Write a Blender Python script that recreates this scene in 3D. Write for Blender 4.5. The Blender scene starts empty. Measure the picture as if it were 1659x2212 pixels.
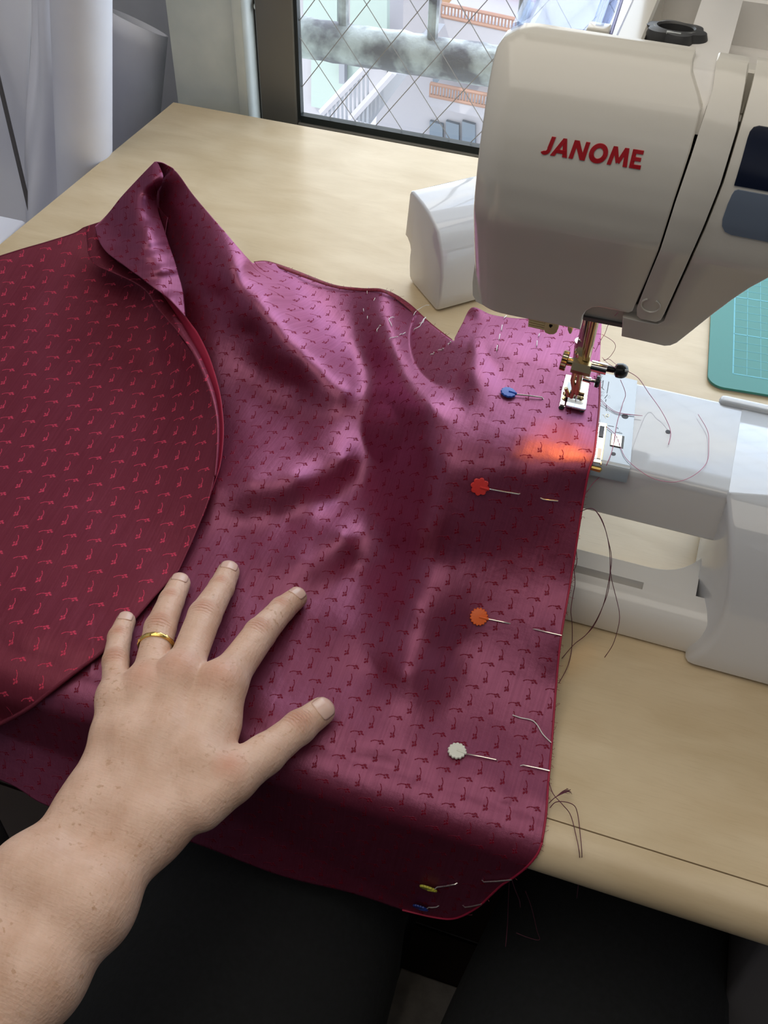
import bpy, bmesh, math, random
import numpy as np
from mathutils import Vector, Matrix
random.seed(7); np.random.seed(7)
scn = bpy.context.scene
col = scn.collection
PI = math.pi

# ---------------------------------------------------------------- camera
F = 2317.0; CX, CY = 829.5, 1106.0
CH = 0.5                                            # camera height above the table top (z = 0)
R = np.array([[0.94722476, 0.24454648, -0.20727341],
              [0.31998357, -0.68216888, 0.65746189],
              [0.01938452, -0.68908827, -0.72441811]])      # world <- camera (x right, y down, z forward)
cd = bpy.data.cameras.new('camera'); cam = bpy.data.objects.new('camera', cd); col.objects.link(cam)
cd.sensor_fit = 'HORIZONTAL'; cd.sensor_width = 36.0; cd.lens = 36.0 * F / 1659.0
cd.clip_start = 0.01; cd.clip_end = 200
m = Matrix(((R[0][0], -R[0][1], -R[0][2], 0), (R[1][0], -R[1][1], -R[1][2], 0), (R[2][0], -R[2][1], -R[2][2], CH), (0, 0, 0, 1)))
cam.matrix_world = m
scn.camera = cam

# ---------------------------------------------------------------- light
w = bpy.data.worlds.new('sky'); scn.world = w; w.use_nodes = True
wn = w.node_tree.nodes; wl = w.node_tree.links
bg = wn['Background']
tc = wn.new('ShaderNodeTexCoord'); sp = wn.new('ShaderNodeSeparateXYZ'); rp = wn.new('ShaderNodeValToRGB')
nz = wn.new('ShaderNodeTexNoise'); nz.inputs['Scale'].default_value = 2.2; nz.inputs['Detail'].default_value = 5
mxw = wn.new('ShaderNodeMixRGB'); cr = wn.new('ShaderNodeValToRGB')
wl.new(tc.outputs['Generated'], sp.inputs[0]); wl.new(sp.outputs['Z'], rp.inputs[0])
rp.color_ramp.elements[0].position = 0.0; rp.color_ramp.elements[0].color = (0.72, 0.84, 1.0, 1)
rp.color_ramp.elements[1].position = 0.9; rp.color_ramp.elements[1].color = (0.42, 0.62, 1.0, 1)
wl.new(tc.outputs['Generated'], nz.inputs['Vector']); wl.new(nz.outputs['Fac'], cr.inputs[0])
cr.color_ramp.elements[0].position = 0.42; cr.color_ramp.elements[1].position = 0.6
wl.new(cr.outputs[0], mxw.inputs['Fac']); wl.new(rp.outputs[0], mxw.inputs['Color1']); mxw.inputs['Color2'].default_value = (1, 1, 1, 1)
wl.new(mxw.outputs[0], bg.inputs['Color']); bg.inputs['Strength'].default_value = 3.7
sd = bpy.data.lights.new('sun', 'SUN'); sd.energy = 2.2; sd.angle = 0.01; sd.color = (1.0, 0.96, 0.9)
so = bpy.data.objects.new('sun', sd); col.objects.link(so)
so.rotation_euler = Vector((0.35, 0.75, -0.9)).to_track_quat('-Z', 'Y').to_euler()
WX0, WX1, WZ0, WZ1, WY = -0.398, 1.45, -0.004, 0.80, 0.95
pd_ = bpy.data.lights.new('window_portal', 'AREA'); pd_.shape = 'RECTANGLE'; pd_.size = WX1 - WX0; pd_.size_y = WZ1 - WZ0
pd_.cycles.is_portal = True
po = bpy.data.objects.new('window_portal', pd_); col.objects.link(po)
po.location = ((WX0 + WX1) / 2, WY + 0.06, (WZ0 + WZ1) / 2); po.rotation_euler = (-PI / 2, 0, 0)
ld = bpy.data.lights.new('added_fill_light', 'AREA'); ld.shape = 'RECTANGLE'; ld.size = 1.7; ld.size_y = 1.7; ld.energy = 12.5; ld.color = (1.0, 0.92, 0.80)  # soft overhead lamp added as fill, no fixture in view
lo = bpy.data.objects.new('added_fill_light', ld); col.objects.link(lo); lo.location = (-0.25, -0.05, 1.62)

scn.view_settings.view_transform = 'Standard'; scn.view_settings.look = 'None'
scn.view_settings.gamma = 1.0; scn.view_settings.use_curve_mapping = False
scn.view_settings.exposure = 0.12
scn.cycles.max_bounces = 8; scn.cycles.diffuse_bounces = 4; scn.cycles.transparent_max_bounces = 16
scn.cycles.caustics_reflective = False; scn.cycles.caustics_refractive = False

# ---------------------------------------------------------------- pixel helpers (photo ray -> point on a real plane)
O3 = np.array([0, 0, CH])
def ray(u, v): return R @ np.array([u - CX, v - CY, F])
def onz(u, v, z=0.0):
    d = ray(u, v); return O3 + d * ((z - CH) / d[2])
def ony(u, v, y):
    d = ray(u, v); return O3 + d * (y / d[1])
def onpl(u, v, p, n):
    d = ray(u, v); return O3 + d * (np.dot(p - O3, n) / np.dot(d, n))
def pxs(u, v, z): return (z - CH) / ray(u, v)[2]       # metres per pixel there

# ---------------------------------------------------------------- materials
def mat(name, color, rough=0.5, metal=0.0, **k):
    mt = bpy.data.materials.new(name); mt.use_nodes = True
    b = mt.node_tree.nodes['Principled BSDF']
    b.inputs['Base Color'].default_value = (*color, 1); b.inputs['Roughness'].default_value = rough; b.inputs['Metallic'].default_value = metal
    for q, v in k.items(): b.inputs[q.replace('_', ' ')].default_value = v
    return mt
def nodes(mt): return mt.node_tree.nodes, mt.node_tree.links, mt.node_tree.nodes['Principled BSDF']
def noisy(mt, c1, c2, scale, stretch=(1, 1, 1), bump=0.0, detail=6, lo_=0.35, hi_=0.65, dist=0.002):
    n, l, b = nodes(mt)
    t = n.new('ShaderNodeTexCoord'); mp = n.new('ShaderNodeMapping'); mp.inputs['Scale'].default_value = stretch
    x = n.new('ShaderNodeTexNoise'); x.inputs['Scale'].default_value = scale; x.inputs['Detail'].default_value = detail
    r = n.new('ShaderNodeValToRGB'); r.color_ramp.elements[0].position = lo_; r.color_ramp.elements[1].position = hi_
    r.color_ramp.elements[0].color = (*c1, 1); r.color_ramp.elements[1].color = (*c2, 1)
    l.new(t.outputs['Object'], mp.inputs[0]); l.new(mp.outputs[0], x.inputs['Vector']); l.new(x.outputs['Fac'], r.inputs[0]); l.new(r.outputs[0], b.inputs['Base Color'])
    if bump:
        bp = n.new('ShaderNodeBump'); bp.inputs['Strength'].default_value = bump; bp.inputs['Distance'].default_value = dist
        l.new(x.outputs['Fac'], bp.inputs['Height']); l.new(bp.outputs[0], b.inputs['Normal'])
    return mt

M = {}
M['plastic'] = mat('machine_plastic', (0.74, 0.71, 0.64), 0.16, Coat_Weight=0.3, Coat_Roughness=0.08)
M['plastic2'] = mat('machine_plastic_white', (0.80, 0.78, 0.75), 0.12)
M['bed'] = mat('bed_plastic', (0.70, 0.71, 0.74), 0.07, Coat_Weight=0.5, Coat_Roughness=0.04)
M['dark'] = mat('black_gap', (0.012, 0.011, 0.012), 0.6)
M['black'] = mat('black_plastic', (0.010, 0.010, 0.010), 0.25)
M['dial'] = mat('dial_plastic', (0.045, 0.045, 0.045), 0.45)
M['chrome'] = mat('chrome', (0.85, 0.84, 0.82), 0.10, 1.0)
M['brass'] = mat('brass', (0.62, 0.50, 0.30), 0.22, 1.0)
M['steel'] = mat('needle_steel', (0.88, 0.84, 0.76), 0.22, 0.9)
M['plate'] = mat('plate_steel', (0.36, 0.40, 0.44), 0.25, 0.5)
M['cream'] = mat('cream_plastic', (0.72, 0.55, 0.28), 0.4)
M['red'] = mat('logo_red', (0.42, 0.012, 0.020), 0.35)
M['mark'] = mat('print_grey', (0.05, 0.05, 0.06), 0.5)
M['lcd'] = mat('screen_dark', (0.008, 0.012, 0.030), 0.15)
M['bluepanel'] = mat('blue_panel', (0.16, 0.20, 0.27), 0.3)
M['whiteprint'] = mat('print_white', (0.6, 0.62, 0.6), 0.5)
M['paper'] = noisy(mat('paper', (0.8, 0.8, 0.85), 0.7), (0.76, 0.78, 0.90), (0.86, 0.88, 0.97), 9, bump=0.25, dist=0.01)
M['plaster'] = noisy(mat('plaster', (0.7, 0.72, 0.68), 0.9), (0.62, 0.66, 0.62), (0.70, 0.73, 0.68), 30, bump=0.3)
M['wallgrey'] = noisy(mat('wall_paint', (0.6, 0.61, 0.64), 0.9), (0.54, 0.56, 0.62), (0.60, 0.62, 0.68), 20, bump=0.2)
M['ceil'] = mat('ceiling_paint', (0.75, 0.74, 0.72), 0.9)
M['alu'] = mat('window_aluminium', (0.17, 0.165, 0.15), 0.45, 0.3)
M['alu_shade'] = mat('recess_shade', (0.035, 0.033, 0.03), 0.6)  # shadow in the recess put into a near-black colour
M['seal'] = mat('rubber_seal', (0.006, 0.012, 0.014), 0.5)
M['wire'] = mat('glass_wire', (0.36, 0.34, 0.33), 0.5, 0.0)
M['trouser'] = noisy(mat('black_cloth', (0.006, 0.008, 0.011), 0.9), (0.002, 0.003, 0.004), (0.0045, 0.0055, 0.007), 300, bump=0.2)
M['floor'] = mat('dark_floor', (0.035, 0.022, 0.016), 0.35)
M['mat'] = noisy(mat('beige_mat', (0.42, 0.36, 0.29), 0.95), (0.36, 0.31, 0.25), (0.45, 0.39, 0.32), 60, bump=0.5)
M['leg'] = mat('table_leg_grey', (0.10, 0.095, 0.10), 0.5)
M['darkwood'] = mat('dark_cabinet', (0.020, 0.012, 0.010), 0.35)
M['gold'] = mat('gold', (0.90, 0.62, 0.20), 0.18, 1.0)
M['nail'] = mat('nail', (0.76, 0.51, 0.42), 0.25, Subsurface_Weight=0.1, Subsurface_Scale=0.002)
M['pink'] = mat('thread_pink', (0.60, 0.16, 0.28), 0.6)
M['plum'] = mat('thread_plum', (0.12, 0.02, 0.045), 0.6)
M['whitethread'] = mat('thread_white', (0.85, 0.83, 0.82), 0.6)
M['lining'] = mat('crimson_lining', (0.36, 0.012, 0.05), 0.55)
M['red_edge'] = noisy(mat('raw_edge', (0.3, 0.01, 0.05), 0.6), (0.13, 0.006, 0.018), (0.26, 0.016, 0.045), 500)
for n_, c_ in dict(p_blue=(0.02, 0.09, 0.45), p_red=(0.66, 0.035, 0.03), p_orange=(0.80, 0.14, 0.025), p_white=(0.78, 0.78, 0.70), p_lime=(0.55, 0.52, 0.06), p_navy=(0.008, 0.03, 0.20)).items():
    M[n_] = mat(n_, c_, 0.35)
def glassy(name, tint=(1, 1, 1), g=0.08, rough=0.0):
    mt = bpy.data.materials.new(name); mt.use_nodes = True; n = mt.node_tree.nodes; l = mt.node_tree.links; n.clear()
    o = n.new('ShaderNodeOutputMaterial'); a = n.new('ShaderNodeBsdfTransparent'); a.inputs[0].default_value = (*tint, 1)
    b = n.new('ShaderNodeBsdfGlossy'); b.inputs['Roughness'].default_value = rough; x = n.new('ShaderNodeMixShader'); x.inputs[0].default_value = g
    l.new(a.outputs[0], x.inputs[1]); l.new(b.outputs[0], x.inputs[2]); l.new(x.outputs[0], o.inputs[0]); return mt
M['glass'] = glassy('window_glass', (0.97, 0.98, 0.97), 0.05)
M['clear'] = glassy('clear_plastic', (0.80, 0.84, 0.93), 0.16, 0.05)

# birch table
def birch():
    mt = mat('birch_veneer', (0.7, 0.55, 0.33), 0.34); n, l, b = nodes(mt)
    t = n.new('ShaderNodeTexCoord'); mp = n.new('ShaderNodeMapping'); mp.inputs['Scale'].default_value = (2.6, 8, 8)
    a = n.new('ShaderNodeTexNoise'); a.inputs['Scale'].default_value = 6; a.inputs['Detail'].default_value = 9; a.inputs['Distortion'].default_value = 0.6
    r = n.new('ShaderNodeValToRGB'); r.color_ramp.elements[0].position = 0.3; r.color_ramp.elements[1].position = 0.72
    r.color_ramp.elements[0].color = (0.66, 0.52, 0.33, 1); r.color_ramp.elements[1].color = (0.77, 0.635, 0.435, 1)
    c = n.new('ShaderNodeTexNoise'); c.inputs['Scale'].default_value = 7; c.inputs['Detail'].default_value = 3
    r2 = n.new('ShaderNodeValToRGB'); r2.color_ramp.elements[0].position = 0.3; r2.color_ramp.elements[1].position = 0.75
    r2.color_ramp.elements[0].color = (0.86, 0.84, 0.80, 1); r2.color_ramp.elements[1].color = (1.05, 1.05, 1.07, 1)
    mp2 = n.new('ShaderNodeMapping'); mp2.inputs['Scale'].default_value = (60, 900, 300)
    f = n.new('ShaderNodeTexNoise'); f.inputs['Scale'].default_value = 1; f.inputs['Detail'].default_value = 2
    r3 = n.new('ShaderNodeValToRGB'); r3.color_ramp.elements[0].position = 0.25; r3.color_ramp.elements[1].position = 0.5
    r3.color_ramp.elements[0].color = (0.95, 0.94, 0.92, 1); r3.color_ramp.elements[1].color = (1, 1, 1, 1)
    m1 = n.new('ShaderNodeMixRGB'); m1.blend_type = 'MULTIPLY'; m1.inputs[0].default_value = 1
    m2 = n.new('ShaderNodeMixRGB'); m2.blend_type = 'MULTIPLY'; m2.inputs[0].default_value = 1
    l.new(t.outputs['Object'], mp.inputs[0]); l.new(mp.outputs[0], a.inputs['Vector']); l.new(a.outputs['Fac'], r.inputs[0])
    l.new(t.outputs['Object'], c.inputs['Vector']); l.new(c.outputs['Fac'], r2.inputs[0])
    l.new(t.outputs['Object'], mp2.inputs[0]); l.new(mp2.outputs[0], f.inputs['Vector']); l.new(f.outputs['Fac'], r3.inputs[0])
    l.new(r.outputs[0], m1.inputs[1]); l.new(r2.outputs[0], m1.inputs[2]); l.new(m1.outputs[0], m2.inputs[1]); l.new(r3.outputs[0], m2.inputs[2])
    l.new(m2.outputs[0], b.inputs['Base Color'])
    return mt
M['birch'] = birch()

# brocade: satin ground with woven sprigs (UV in metres)
def brocade(name, ground, sheen, motif, rough=0.42, gl=0.5, rot=0.0, ms=1.35):
    mt = bpy.data.materials.new(name); mt.use_nodes = True; n = mt.node_tree.nodes; l = mt.node_tree.links; n.clear()
    def MA(op, a, b=None, c=None):
        x = n.new('ShaderNodeMath'); x.operation = op
        for i, q in enumerate((a, b, c)):
            if q is None: continue
            if isinstance(q, (int, float)): x.inputs[i].default_value = q
            else: l.new(q, x.inputs[i])
        return x.outputs[0]
    uv = n.new('ShaderNodeUVMap'); uv.uv_map = 'UVMap'
    mp = n.new('ShaderNodeMapping'); mp.inputs['Rotation'].default_value = (0, 0, rot); l.new(uv.outputs[0], mp.inputs[0])
    wob = n.new('ShaderNodeTexNoise'); wob.inputs['Scale'].default_value = 60; l.new(mp.outputs[0], wob.inputs['Vector'])
    s = n.new('ShaderNodeSeparateXYZ'); l.new(mp.outputs[0], s.inputs[0])
    U, V = s.outputs[0], s.outputs[1]
    PX, PY = 0.0107 * ms, 0.0073 * ms
    row = MA('DIVIDE', V, PY); rowi = MA('FLOOR', row); par = MA('MODULO', MA('ABSOLUTE', rowi), 2.0)
    sh = MA('MULTIPLY', rowi, 0.32)
    cu = MA('ADD', MA('DIVIDE', U, PX), MA('ADD', sh, MA('MULTIPLY', par, 0.18)))
    p = MA('MULTIPLY', MA('SUBTRACT', MA('FRACT', cu), 0.5), PX)
    q = MA('MULTIPLY', MA('SUBTRACT', MA('FRACT', row), 0.5), PY)
    k = n.new('ShaderNodeCombineXYZ')
    # odd rows: the motif turned
    ang = MA('MULTIPLY', par, 1.75)
    ca, sa = MA('COSINE', ang), MA('SINE', ang)
    p2 = MA('SUBTRACT', MA('MULTIPLY', p, ca), MA('MULTIPLY', q, sa)); q2 = MA('ADD', MA('MULTIPLY', p, sa), MA('MULTIPLY', q, ca))
    j1 = MA('MULTIPLY', MA('SUBTRACT', wob.outputs['Fac'], 0.5), 0.0012)
    p2 = MA('ADD', p2, j1)
    parts = []
    def blob(x, y, rx, ry=None, a=0.0):
        ry = ry or rx
        dx = MA('SUBTRACT', p2, x); dy = MA('SUBTRACT', q2, y)
        c_, s_ = math.cos(a), math.sin(a)
        ax = MA('DIVIDE', MA('ADD', MA('MULTIPLY', dx, c_), MA('MULTIPLY', dy, s_)), rx)
        ay = MA('DIVIDE', MA('SUBTRACT', MA('MULTIPLY', dy, c_), MA('MULTIPLY', dx, s_)), ry)
        parts.append(MA('ADD', MA('MULTIPLY', ax, ax), MA('MULTIPLY', ay, ay)))
    mm = 0.00115 * ms if ms < 1.4 else 0.00100 * ms
    blob(1.55 * mm, 0.75 * mm, .75 * mm, .5 * mm, .3); blob(2.35 * mm, 0.05 * mm, .75 * mm, .42 * mm, -.3)
    blob(1.2 * mm, -.5 * mm, .55 * mm, .42 * mm, .6); blob(0.55 * mm, .25 * mm, .55 * mm, .36 * mm, .2)
    blob(-.5 * mm, 0.1 * mm, .85 * mm, .2 * mm, .25); blob(-1.6 * mm, -.4 * mm, .8 * mm, .2 * mm, .65); blob(-2.3 * mm, -1.0 * mm, .5 * mm, .24 * mm, .9)
    dmin = parts[0]
    for x in parts[1:]: dmin = MA('MINIMUM', dmin, x)
    mask = n.new('ShaderNodeMapRange'); mask.inputs['From Min'].default_value = 1.25; mask.inputs['From Max'].default_value = 0.75
    rg = n.new('ShaderNodeTexNoise'); rg.inputs['Scale'].default_value = 1900; rg.inputs['Detail'].default_value = 1; l.new(mp.outputs[0], rg.inputs['Vector'])
    dmin = MA('ADD', dmin, MA('MULTIPLY', MA('SUBTRACT', rg.outputs['Fac'], 0.42), 2.4))
    l.new(dmin, mask.inputs['Value'])
    mk_ = mask.outputs[0]
    # fine vertical weave streaks
    st = n.new('ShaderNodeMapping'); st.inputs['Scale'].default_value = (900, 14, 1); l.new(mp.outputs[0], st.inputs[0])
    sn = n.new('ShaderNodeTexNoise'); sn.inputs['Scale'].default_value = 1; sn.inputs['Detail'].default_value = 2; l.new(st.outputs[0], sn.inputs['Vector'])
    st2 = n.new('ShaderNodeMapping'); st2.inputs['Scale'].default_value = (2600, 2600, 1); l.new(mp.outputs[0], st2.inputs[0])
    sn2 = n.new('ShaderNodeTexNoise'); sn2.inputs['Scale'].default_value = 1; l.new(st2.outputs[0], sn2.inputs['Vector'])
    big = n.new('ShaderNodeTexNoise'); big.inputs['Scale'].default_value = 22; big.inputs['Detail'].default_value = 5; l.new(mp.outputs[0], big.inputs['Vector'])
    g1 = n.new('ShaderNodeMixRGB'); g1.inputs[1].default_value = (*[c * .78 for c in ground], 1); g1.inputs[2].default_value = (*[c * 1.22 for c in ground], 1)
    l.new(sn.outputs['Fac'], g1.inputs[0])
    cmix = n.new('ShaderNodeMixRGB'); l.new(mk_, cmix.inputs[0]); l.new(g1.outputs[0], cmix.inputs[1]); cmix.inputs[2].default_value = (*motif, 1)
    bump = n.new('ShaderNodeBump'); bump.inputs['Strength'].default_value = 0.55; bump.inputs['Distance'].default_value = 0.0003
    hh = MA('ADD', MA('ADD', MA('MULTIPLY', mk_, 0.8), MA('MULTIPLY', sn2.outputs['Fac'], 0.5)), MA('MULTIPLY', sn.outputs['Fac'], 0.3))
    l.new(hh, bump.inputs['Height'])
    bump2 = n.new('ShaderNodeBump'); bump2.inputs['Strength'].default_value = 0.35; bump2.inputs['Distance'].default_value = 0.006
    l.new(big.outputs['Fac'], bump2.inputs['Height']); l.new(bump.outputs[0], bump2.inputs['Normal'])
    D = n.new('ShaderNodeBsdfDiffuse'); l.new(cmix.outputs[0], D.inputs[0]); l.new(bump2.outputs[0], D.inputs['Normal'])
    G = n.new('ShaderNodeBsdfAnisotropic'); G.inputs['Color'].default_value = (*sheen, 1); G.inputs['Roughness'].default_value = rough
    l.new(bump2.outputs[0], G.inputs['Normal'])
    X = n.new('ShaderNodeMixShader')
    lw = n.new('ShaderNodeLayerWeight'); lw.inputs['Blend'].default_value = 0.35
    fac = MA('MULTIPLY', MA('ADD', MA('MULTIPLY', lw.outputs['Facing'], 0.5), gl), MA('SUBTRACT', 1.0, MA('MULTIPLY', mk_, 0.82)))
    fac = MA('MULTIPLY', fac, MA('ADD', 0.75, MA('MULTIPLY', sn.outputs['Fac'], 0.5)))
    l.new(fac, X.inputs[0]); l.new(D.outputs[0], X.inputs[1]); l.new(G.outputs[0], X.inputs[2])
    o = n.new('ShaderNodeOutputMaterial'); l.new(X.outputs[0], o.inputs[0])
    return mt
M['brocade'] = brocade('brocade', (0.120, 0.010, 0.024), (0.56, 0.22, 0.38), (0.16, 0.004, 0.015), 0.42, 0.25, rot=0.12, ms=1.15)
M['brocade_b'] = brocade('brocade_dull', (0.120, 0.012, 0.024), (0.42, 0.13, 0.19), (0.58, 0.055, 0.11), 0.45, 0.18, rot=-.10, ms=1.5)  # same ground, weaker redder sheen and brighter sprigs

# ---------------------------------------------------------------- object helpers
def tag(o, label=None, cat=None, group=None, kind=None):
    if label: o['label'] = label
    if cat: o['category'] = cat
    if group: o['group'] = group
    if kind: o['kind'] = kind
    return o
def thing(name, loc, label, cat, group=None):
    o = bpy.data.objects.new(name, None); o.location = loc; o.empty_display_size = 0.02; col.objects.link(o)
    return tag(o, label, cat, group)
_w = {}
def link(name, me, mt=None, parent=None, smooth=None):
    o = bpy.data.objects.new(name, me); col.objects.link(o)
    if mt is not None: me.materials.append(M[mt] if isinstance(mt, str) else mt)
    if smooth is not None:
        me.polygons.foreach_set('use_smooth', [True] * len(me.polygons))
        if smooth < 180: 
            try: me.set_sharp_from_angle(angle=math.radians(smooth))
            except Exception: pass
    if parent is not None:
        o.parent = parent
        L = Vector(parent.location) if parent.parent is None else Vector((0, 0, 0))
        o.matrix_parent_inverse = Matrix.Translation(-L)
    return o
def mesh(name, vs, fs, mt=None, parent=None, smooth=35):
    me = bpy.data.meshes.new(name); me.from_pydata([tuple(map(float, v)) for v in vs], [], fs); me.update()
    bm = bmesh.new(); bm.from_mesh(me); bmesh.ops.recalc_face_normals(bm, faces=bm.faces); bm.to_mesh(me); bm.free()
    return link(name, me, mt, parent, smooth)
def bmobj(name, bm, mt=None, parent=None, smooth=35):
    me = bpy.data.meshes.new(name); bmesh.ops.recalc_face_normals(bm, faces=bm.faces); bm.to_mesh(me); bm.free()
    return link(name, me, mt, parent, smooth)
def add_box(bm, lo_, hi_, bev=0.0, seg=3, M4=None):
    r = bmesh.ops.create_cube(bm, size=1.0); vs = r['verts']
    c = [(a + b) / 2 for a, b in zip(lo_, hi_)]; s = [b - a for a, b in zip(lo_, hi_)]
    for v in vs: v.co = Vector((v.co.x * s[0] + c[0], v.co.y * s[1] + c[1], v.co.z * s[2] + c[2]))
    if bev:
        es = list({e for v in vs for e in v.link_edges})
        rr = bmesh.ops.bevel(bm, geom=es, offset=bev, segments=seg, profile=0.5, affect='EDGES')
        vs = list({v for f in rr['faces'] for v in f.verts} | {v for v in vs if v.is_valid})
    if M4 is not None:
        for v in vs: v.co = M4 @ v.co
    return vs
def box(name, lo_, hi_, mt, parent=None, bev=0.0, seg=3, M4=None):
    bm = bmesh.new(); add_box(bm, lo_, hi_, bev, seg, M4); return bmobj(name, bm, mt, parent)
def frame_from(d):
    d = Vector(d).normalized(); a = Vector((0, 0, 1)) if abs(d.z) < 0.9 else Vector((1, 0, 0))
    x = d.cross(a).normalized(); y = d.cross(x).normalized(); return x, y, d
def add_tube(bm, pts, r, n=8, caps=True):
    pts = [Vector([float(c) for c in p]) for p in pts]; rs = r if isinstance(r, (list, tuple)) else [r] * len(pts)
    rings = []; prev = None
    for i, p in enumerate(pts):
        d = (pts[min(i + 1, len(pts) - 1)] - pts[max(i - 1, 0)])
        if d.length < 1e-9: d = Vector((0, 0, 1))
        d.normalize()
        if prev is None: x, y, _ = frame_from(d)
        else:
            x = (prev - d * prev.dot(d)); x = x.normalized() if x.length > 1e-6 else frame_from(d)[0]; y = d.cross(x)
        prev = x
        rings.append([bm.verts.new(p + (x * math.cos(2 * PI * k / n) + y * math.sin(2 * PI * k / n)) * rs[i]) for k in range(n)])
    for a, b in zip(rings[:-1], rings[1:]):
        for k in range(n): bm.faces.new((a[k], a[(k + 1) % n], b[(k + 1) % n], b[k]))
    if caps: bm.faces.new(rings[0][::-1]); bm.faces.new(rings[-1])
def tube(name, pts, r, mt, parent=None, n=8, smooth=40):
    bm = bmesh.new(); add_tube(bm, pts, r, n); return bmobj(name, bm, mt, parent, smooth)
def smooth_line(pts, k=6):
    P = [np.array(p, float) for p in pts]; out = []
    for i in range(len(P) - 1):
        p0 = P[max(i - 1, 0)]; p1 = P[i]; p2 = P[i + 1]; p3 = P[min(i + 2, len(P) - 1)]
        for j in range(k):
            t = j / k
            out.append(0.5 * ((2 * p1) + (-p0 + p2) * t + (2 * p0 - 5 * p1 + 4 * p2 - p3) * t * t + (-p0 + 3 * p1 - 3 * p2 + p3) * t ** 3))
    out.append(P[-1]); return out
def add_prism(bm, poly, n_dir, depth, bev=0.0, seg=3):
    """poly: world points of a flat outline, extruded along n_dir"""
    nd = Vector([float(c) for c in n_dir]).normalized() * depth
    a = [bm.verts.new(Vector([float(c) for c in p])) for p in poly]; f = bm.faces.new(a)
    r = bmesh.ops.extrude_face_region(bm, geom=[f]); vs = [g for g in r['geom'] if isinstance(g, bmesh.types.BMVert)]
    bmesh.ops.translate(bm, verts=vs, vec=nd)
    if bev:
        es = [e for v in a for e in v.link_edges if e.other_vert(v) in set(a)]
        es = list(set(es)); bmesh.ops.bevel(bm, geom=es, offset=bev, segments=seg, profile=0.5, affect='EDGES')
def prism(name, poly, n_dir, depth, mt, parent=None, bev=0.0, seg=3, smooth=35):
    bm = bmesh.new(); add_prism(bm, poly, n_dir, depth, bev, seg); return bmobj(name, bm, mt, parent, smooth)
def add_lathe(bm, prof, org, axis, n=24):
    x, y, d = frame_from(axis); org = Vector([float(c) for c in org]); rings = []
    for (r, h) in prof: rings.append([bm.verts.new(org + d * h + (x * math.cos(2 * PI * k / n) + y * math.sin(2 * PI * k / n)) * max(r, 1e-5)) for k in range(n)])
    for a, b in zip(rings[:-1], rings[1:]):
        for k in range(n): bm.faces.new((a[k], a[(k + 1) % n], b[(k + 1) % n], b[k]))
    bm.faces.new(rings[0][::-1]); bm.faces.new(rings[-1])
def lathe(name, prof, org, axis, mt, parent=None, n=24):
    bm = bmesh.new(); add_lathe(bm, prof, org, axis, n); return bmobj(name, bm, mt, parent)

# ---------------------------------------------------------------- the room
FZ = -0.72; CZ = 1.65; X0, X1, Y0 = -1.05, 2.1, -1.9
WT = 0.12
def struct(o): o['kind'] = 'structure'; return o
LWY = 1.12        # the wall left of the plaster panel is set back
bm = bmesh.new()
add_box(bm, (-0.52, WY, FZ), (-0.458, WY + .05, CZ)); add_box(bm, (-0.535, WY, FZ), (-0.52, LWY + WT, CZ))                         # plaster panel beside the window
struct(bmobj('wall_pillar', bm, 'plaster'))
bm = bmesh.new()
add_box(bm, (-0.458, WY, FZ), (X1, WY + WT, -0.07)); add_box(bm, (-0.458, WY, WZ1 + 0.05), (X1, WY + WT, CZ)); add_box(bm, (WX1 + 0.05, WY, -0.07), (X1, WY + WT, WZ1 + 0.05))
struct(bmobj('wall_back', bm, 'plaster'))
struct(box('wall_back_left', (X0 - .1, LWY, FZ), (-0.535, LWY + WT, CZ), 'wallgrey'))
struct(box('wall_left', (X0 - .1, Y0, FZ), (X0, LWY, CZ), 'wallgrey'))
struct(box('wall_right', (X1, Y0, FZ), (X1 + .1, WY + WT, CZ), 'wallgrey'))
struct(box('wall_front', (X0 - .1, Y0 - .1, FZ), (X1 + .1, Y0, CZ), 'wallgrey'))
struct(box('ceiling', (X0 - .1, Y0 - .1, CZ), (X1 + .1, LWY + WT, CZ + .1), 'ceil'))
fl = struct(box('floor', (X0 - .1, Y0 - .1, FZ - .1), (X1 + .1, LWY + WT, FZ - 0.012), 'dark'))
k_ = 0; ym = 0.0
me_pl = None
yy = Y0
while yy < 1.0:
    o = box('floorboard', (X0, yy + .0015, FZ - .012), (X1, yy + .1485, FZ), 'floor', fl, 0.001, 1) if me_pl is None else link('floorboard', me_pl, None, fl)
    if me_pl is None: me_pl = o.data; y_first = yy
    else: o.location.y = yy - y_first
    yy += 0.15
tag(box('floor_mat', (-0.16, -0.5, FZ), (0.6, 0.445, FZ + .008), 'mat', None, .003), 'beige felt floor mat seen between the black trouser legs', 'mat')

# window
wd = thing('window_1', ((WX0 + WX1) / 2, WY, WZ0), None, None); wd['kind'] = 'structure'
FY0, FY1 = WY - 0.004, WY + 0.06
box('side_trim', (-0.462, WY - .008, -0.07), (-0.452, FY1, WZ1 + .05), 'plaster', wd, .001)
box('recess_channel', (-0.452, WY + .02, -0.07), (-0.440, FY1, WZ1 + .05), 'alu_shade', wd)
bm = bmesh.new(); add_lathe(bm, [(.004, 0), (.004, .004), (.003, .005)], (-0.446, WY + .02, .087), (0, -1, 0), 12); bmobj('screw_head', bm, 'steel', wd)
box('frame_stile', (-0.440, FY0, -0.07), (WX0 - .003, WY + .007, WZ1 + .05), 'alu', wd, .002)
box('bottom_rail', (WX0 - .003, FY0, -0.07), (WX1, WY + .007, WZ0 - .008), 'alu', wd, .002)
box('top_rail', (WX0 - .003, FY0, WZ1), (WX1, FY1, WZ1 + .05), 'alu', wd, .003)
box('frame_stile', (WX1, FY0, -0.07), (WX1 + .05, FY1, WZ1 + .05), 'alu', wd, .003)
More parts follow.
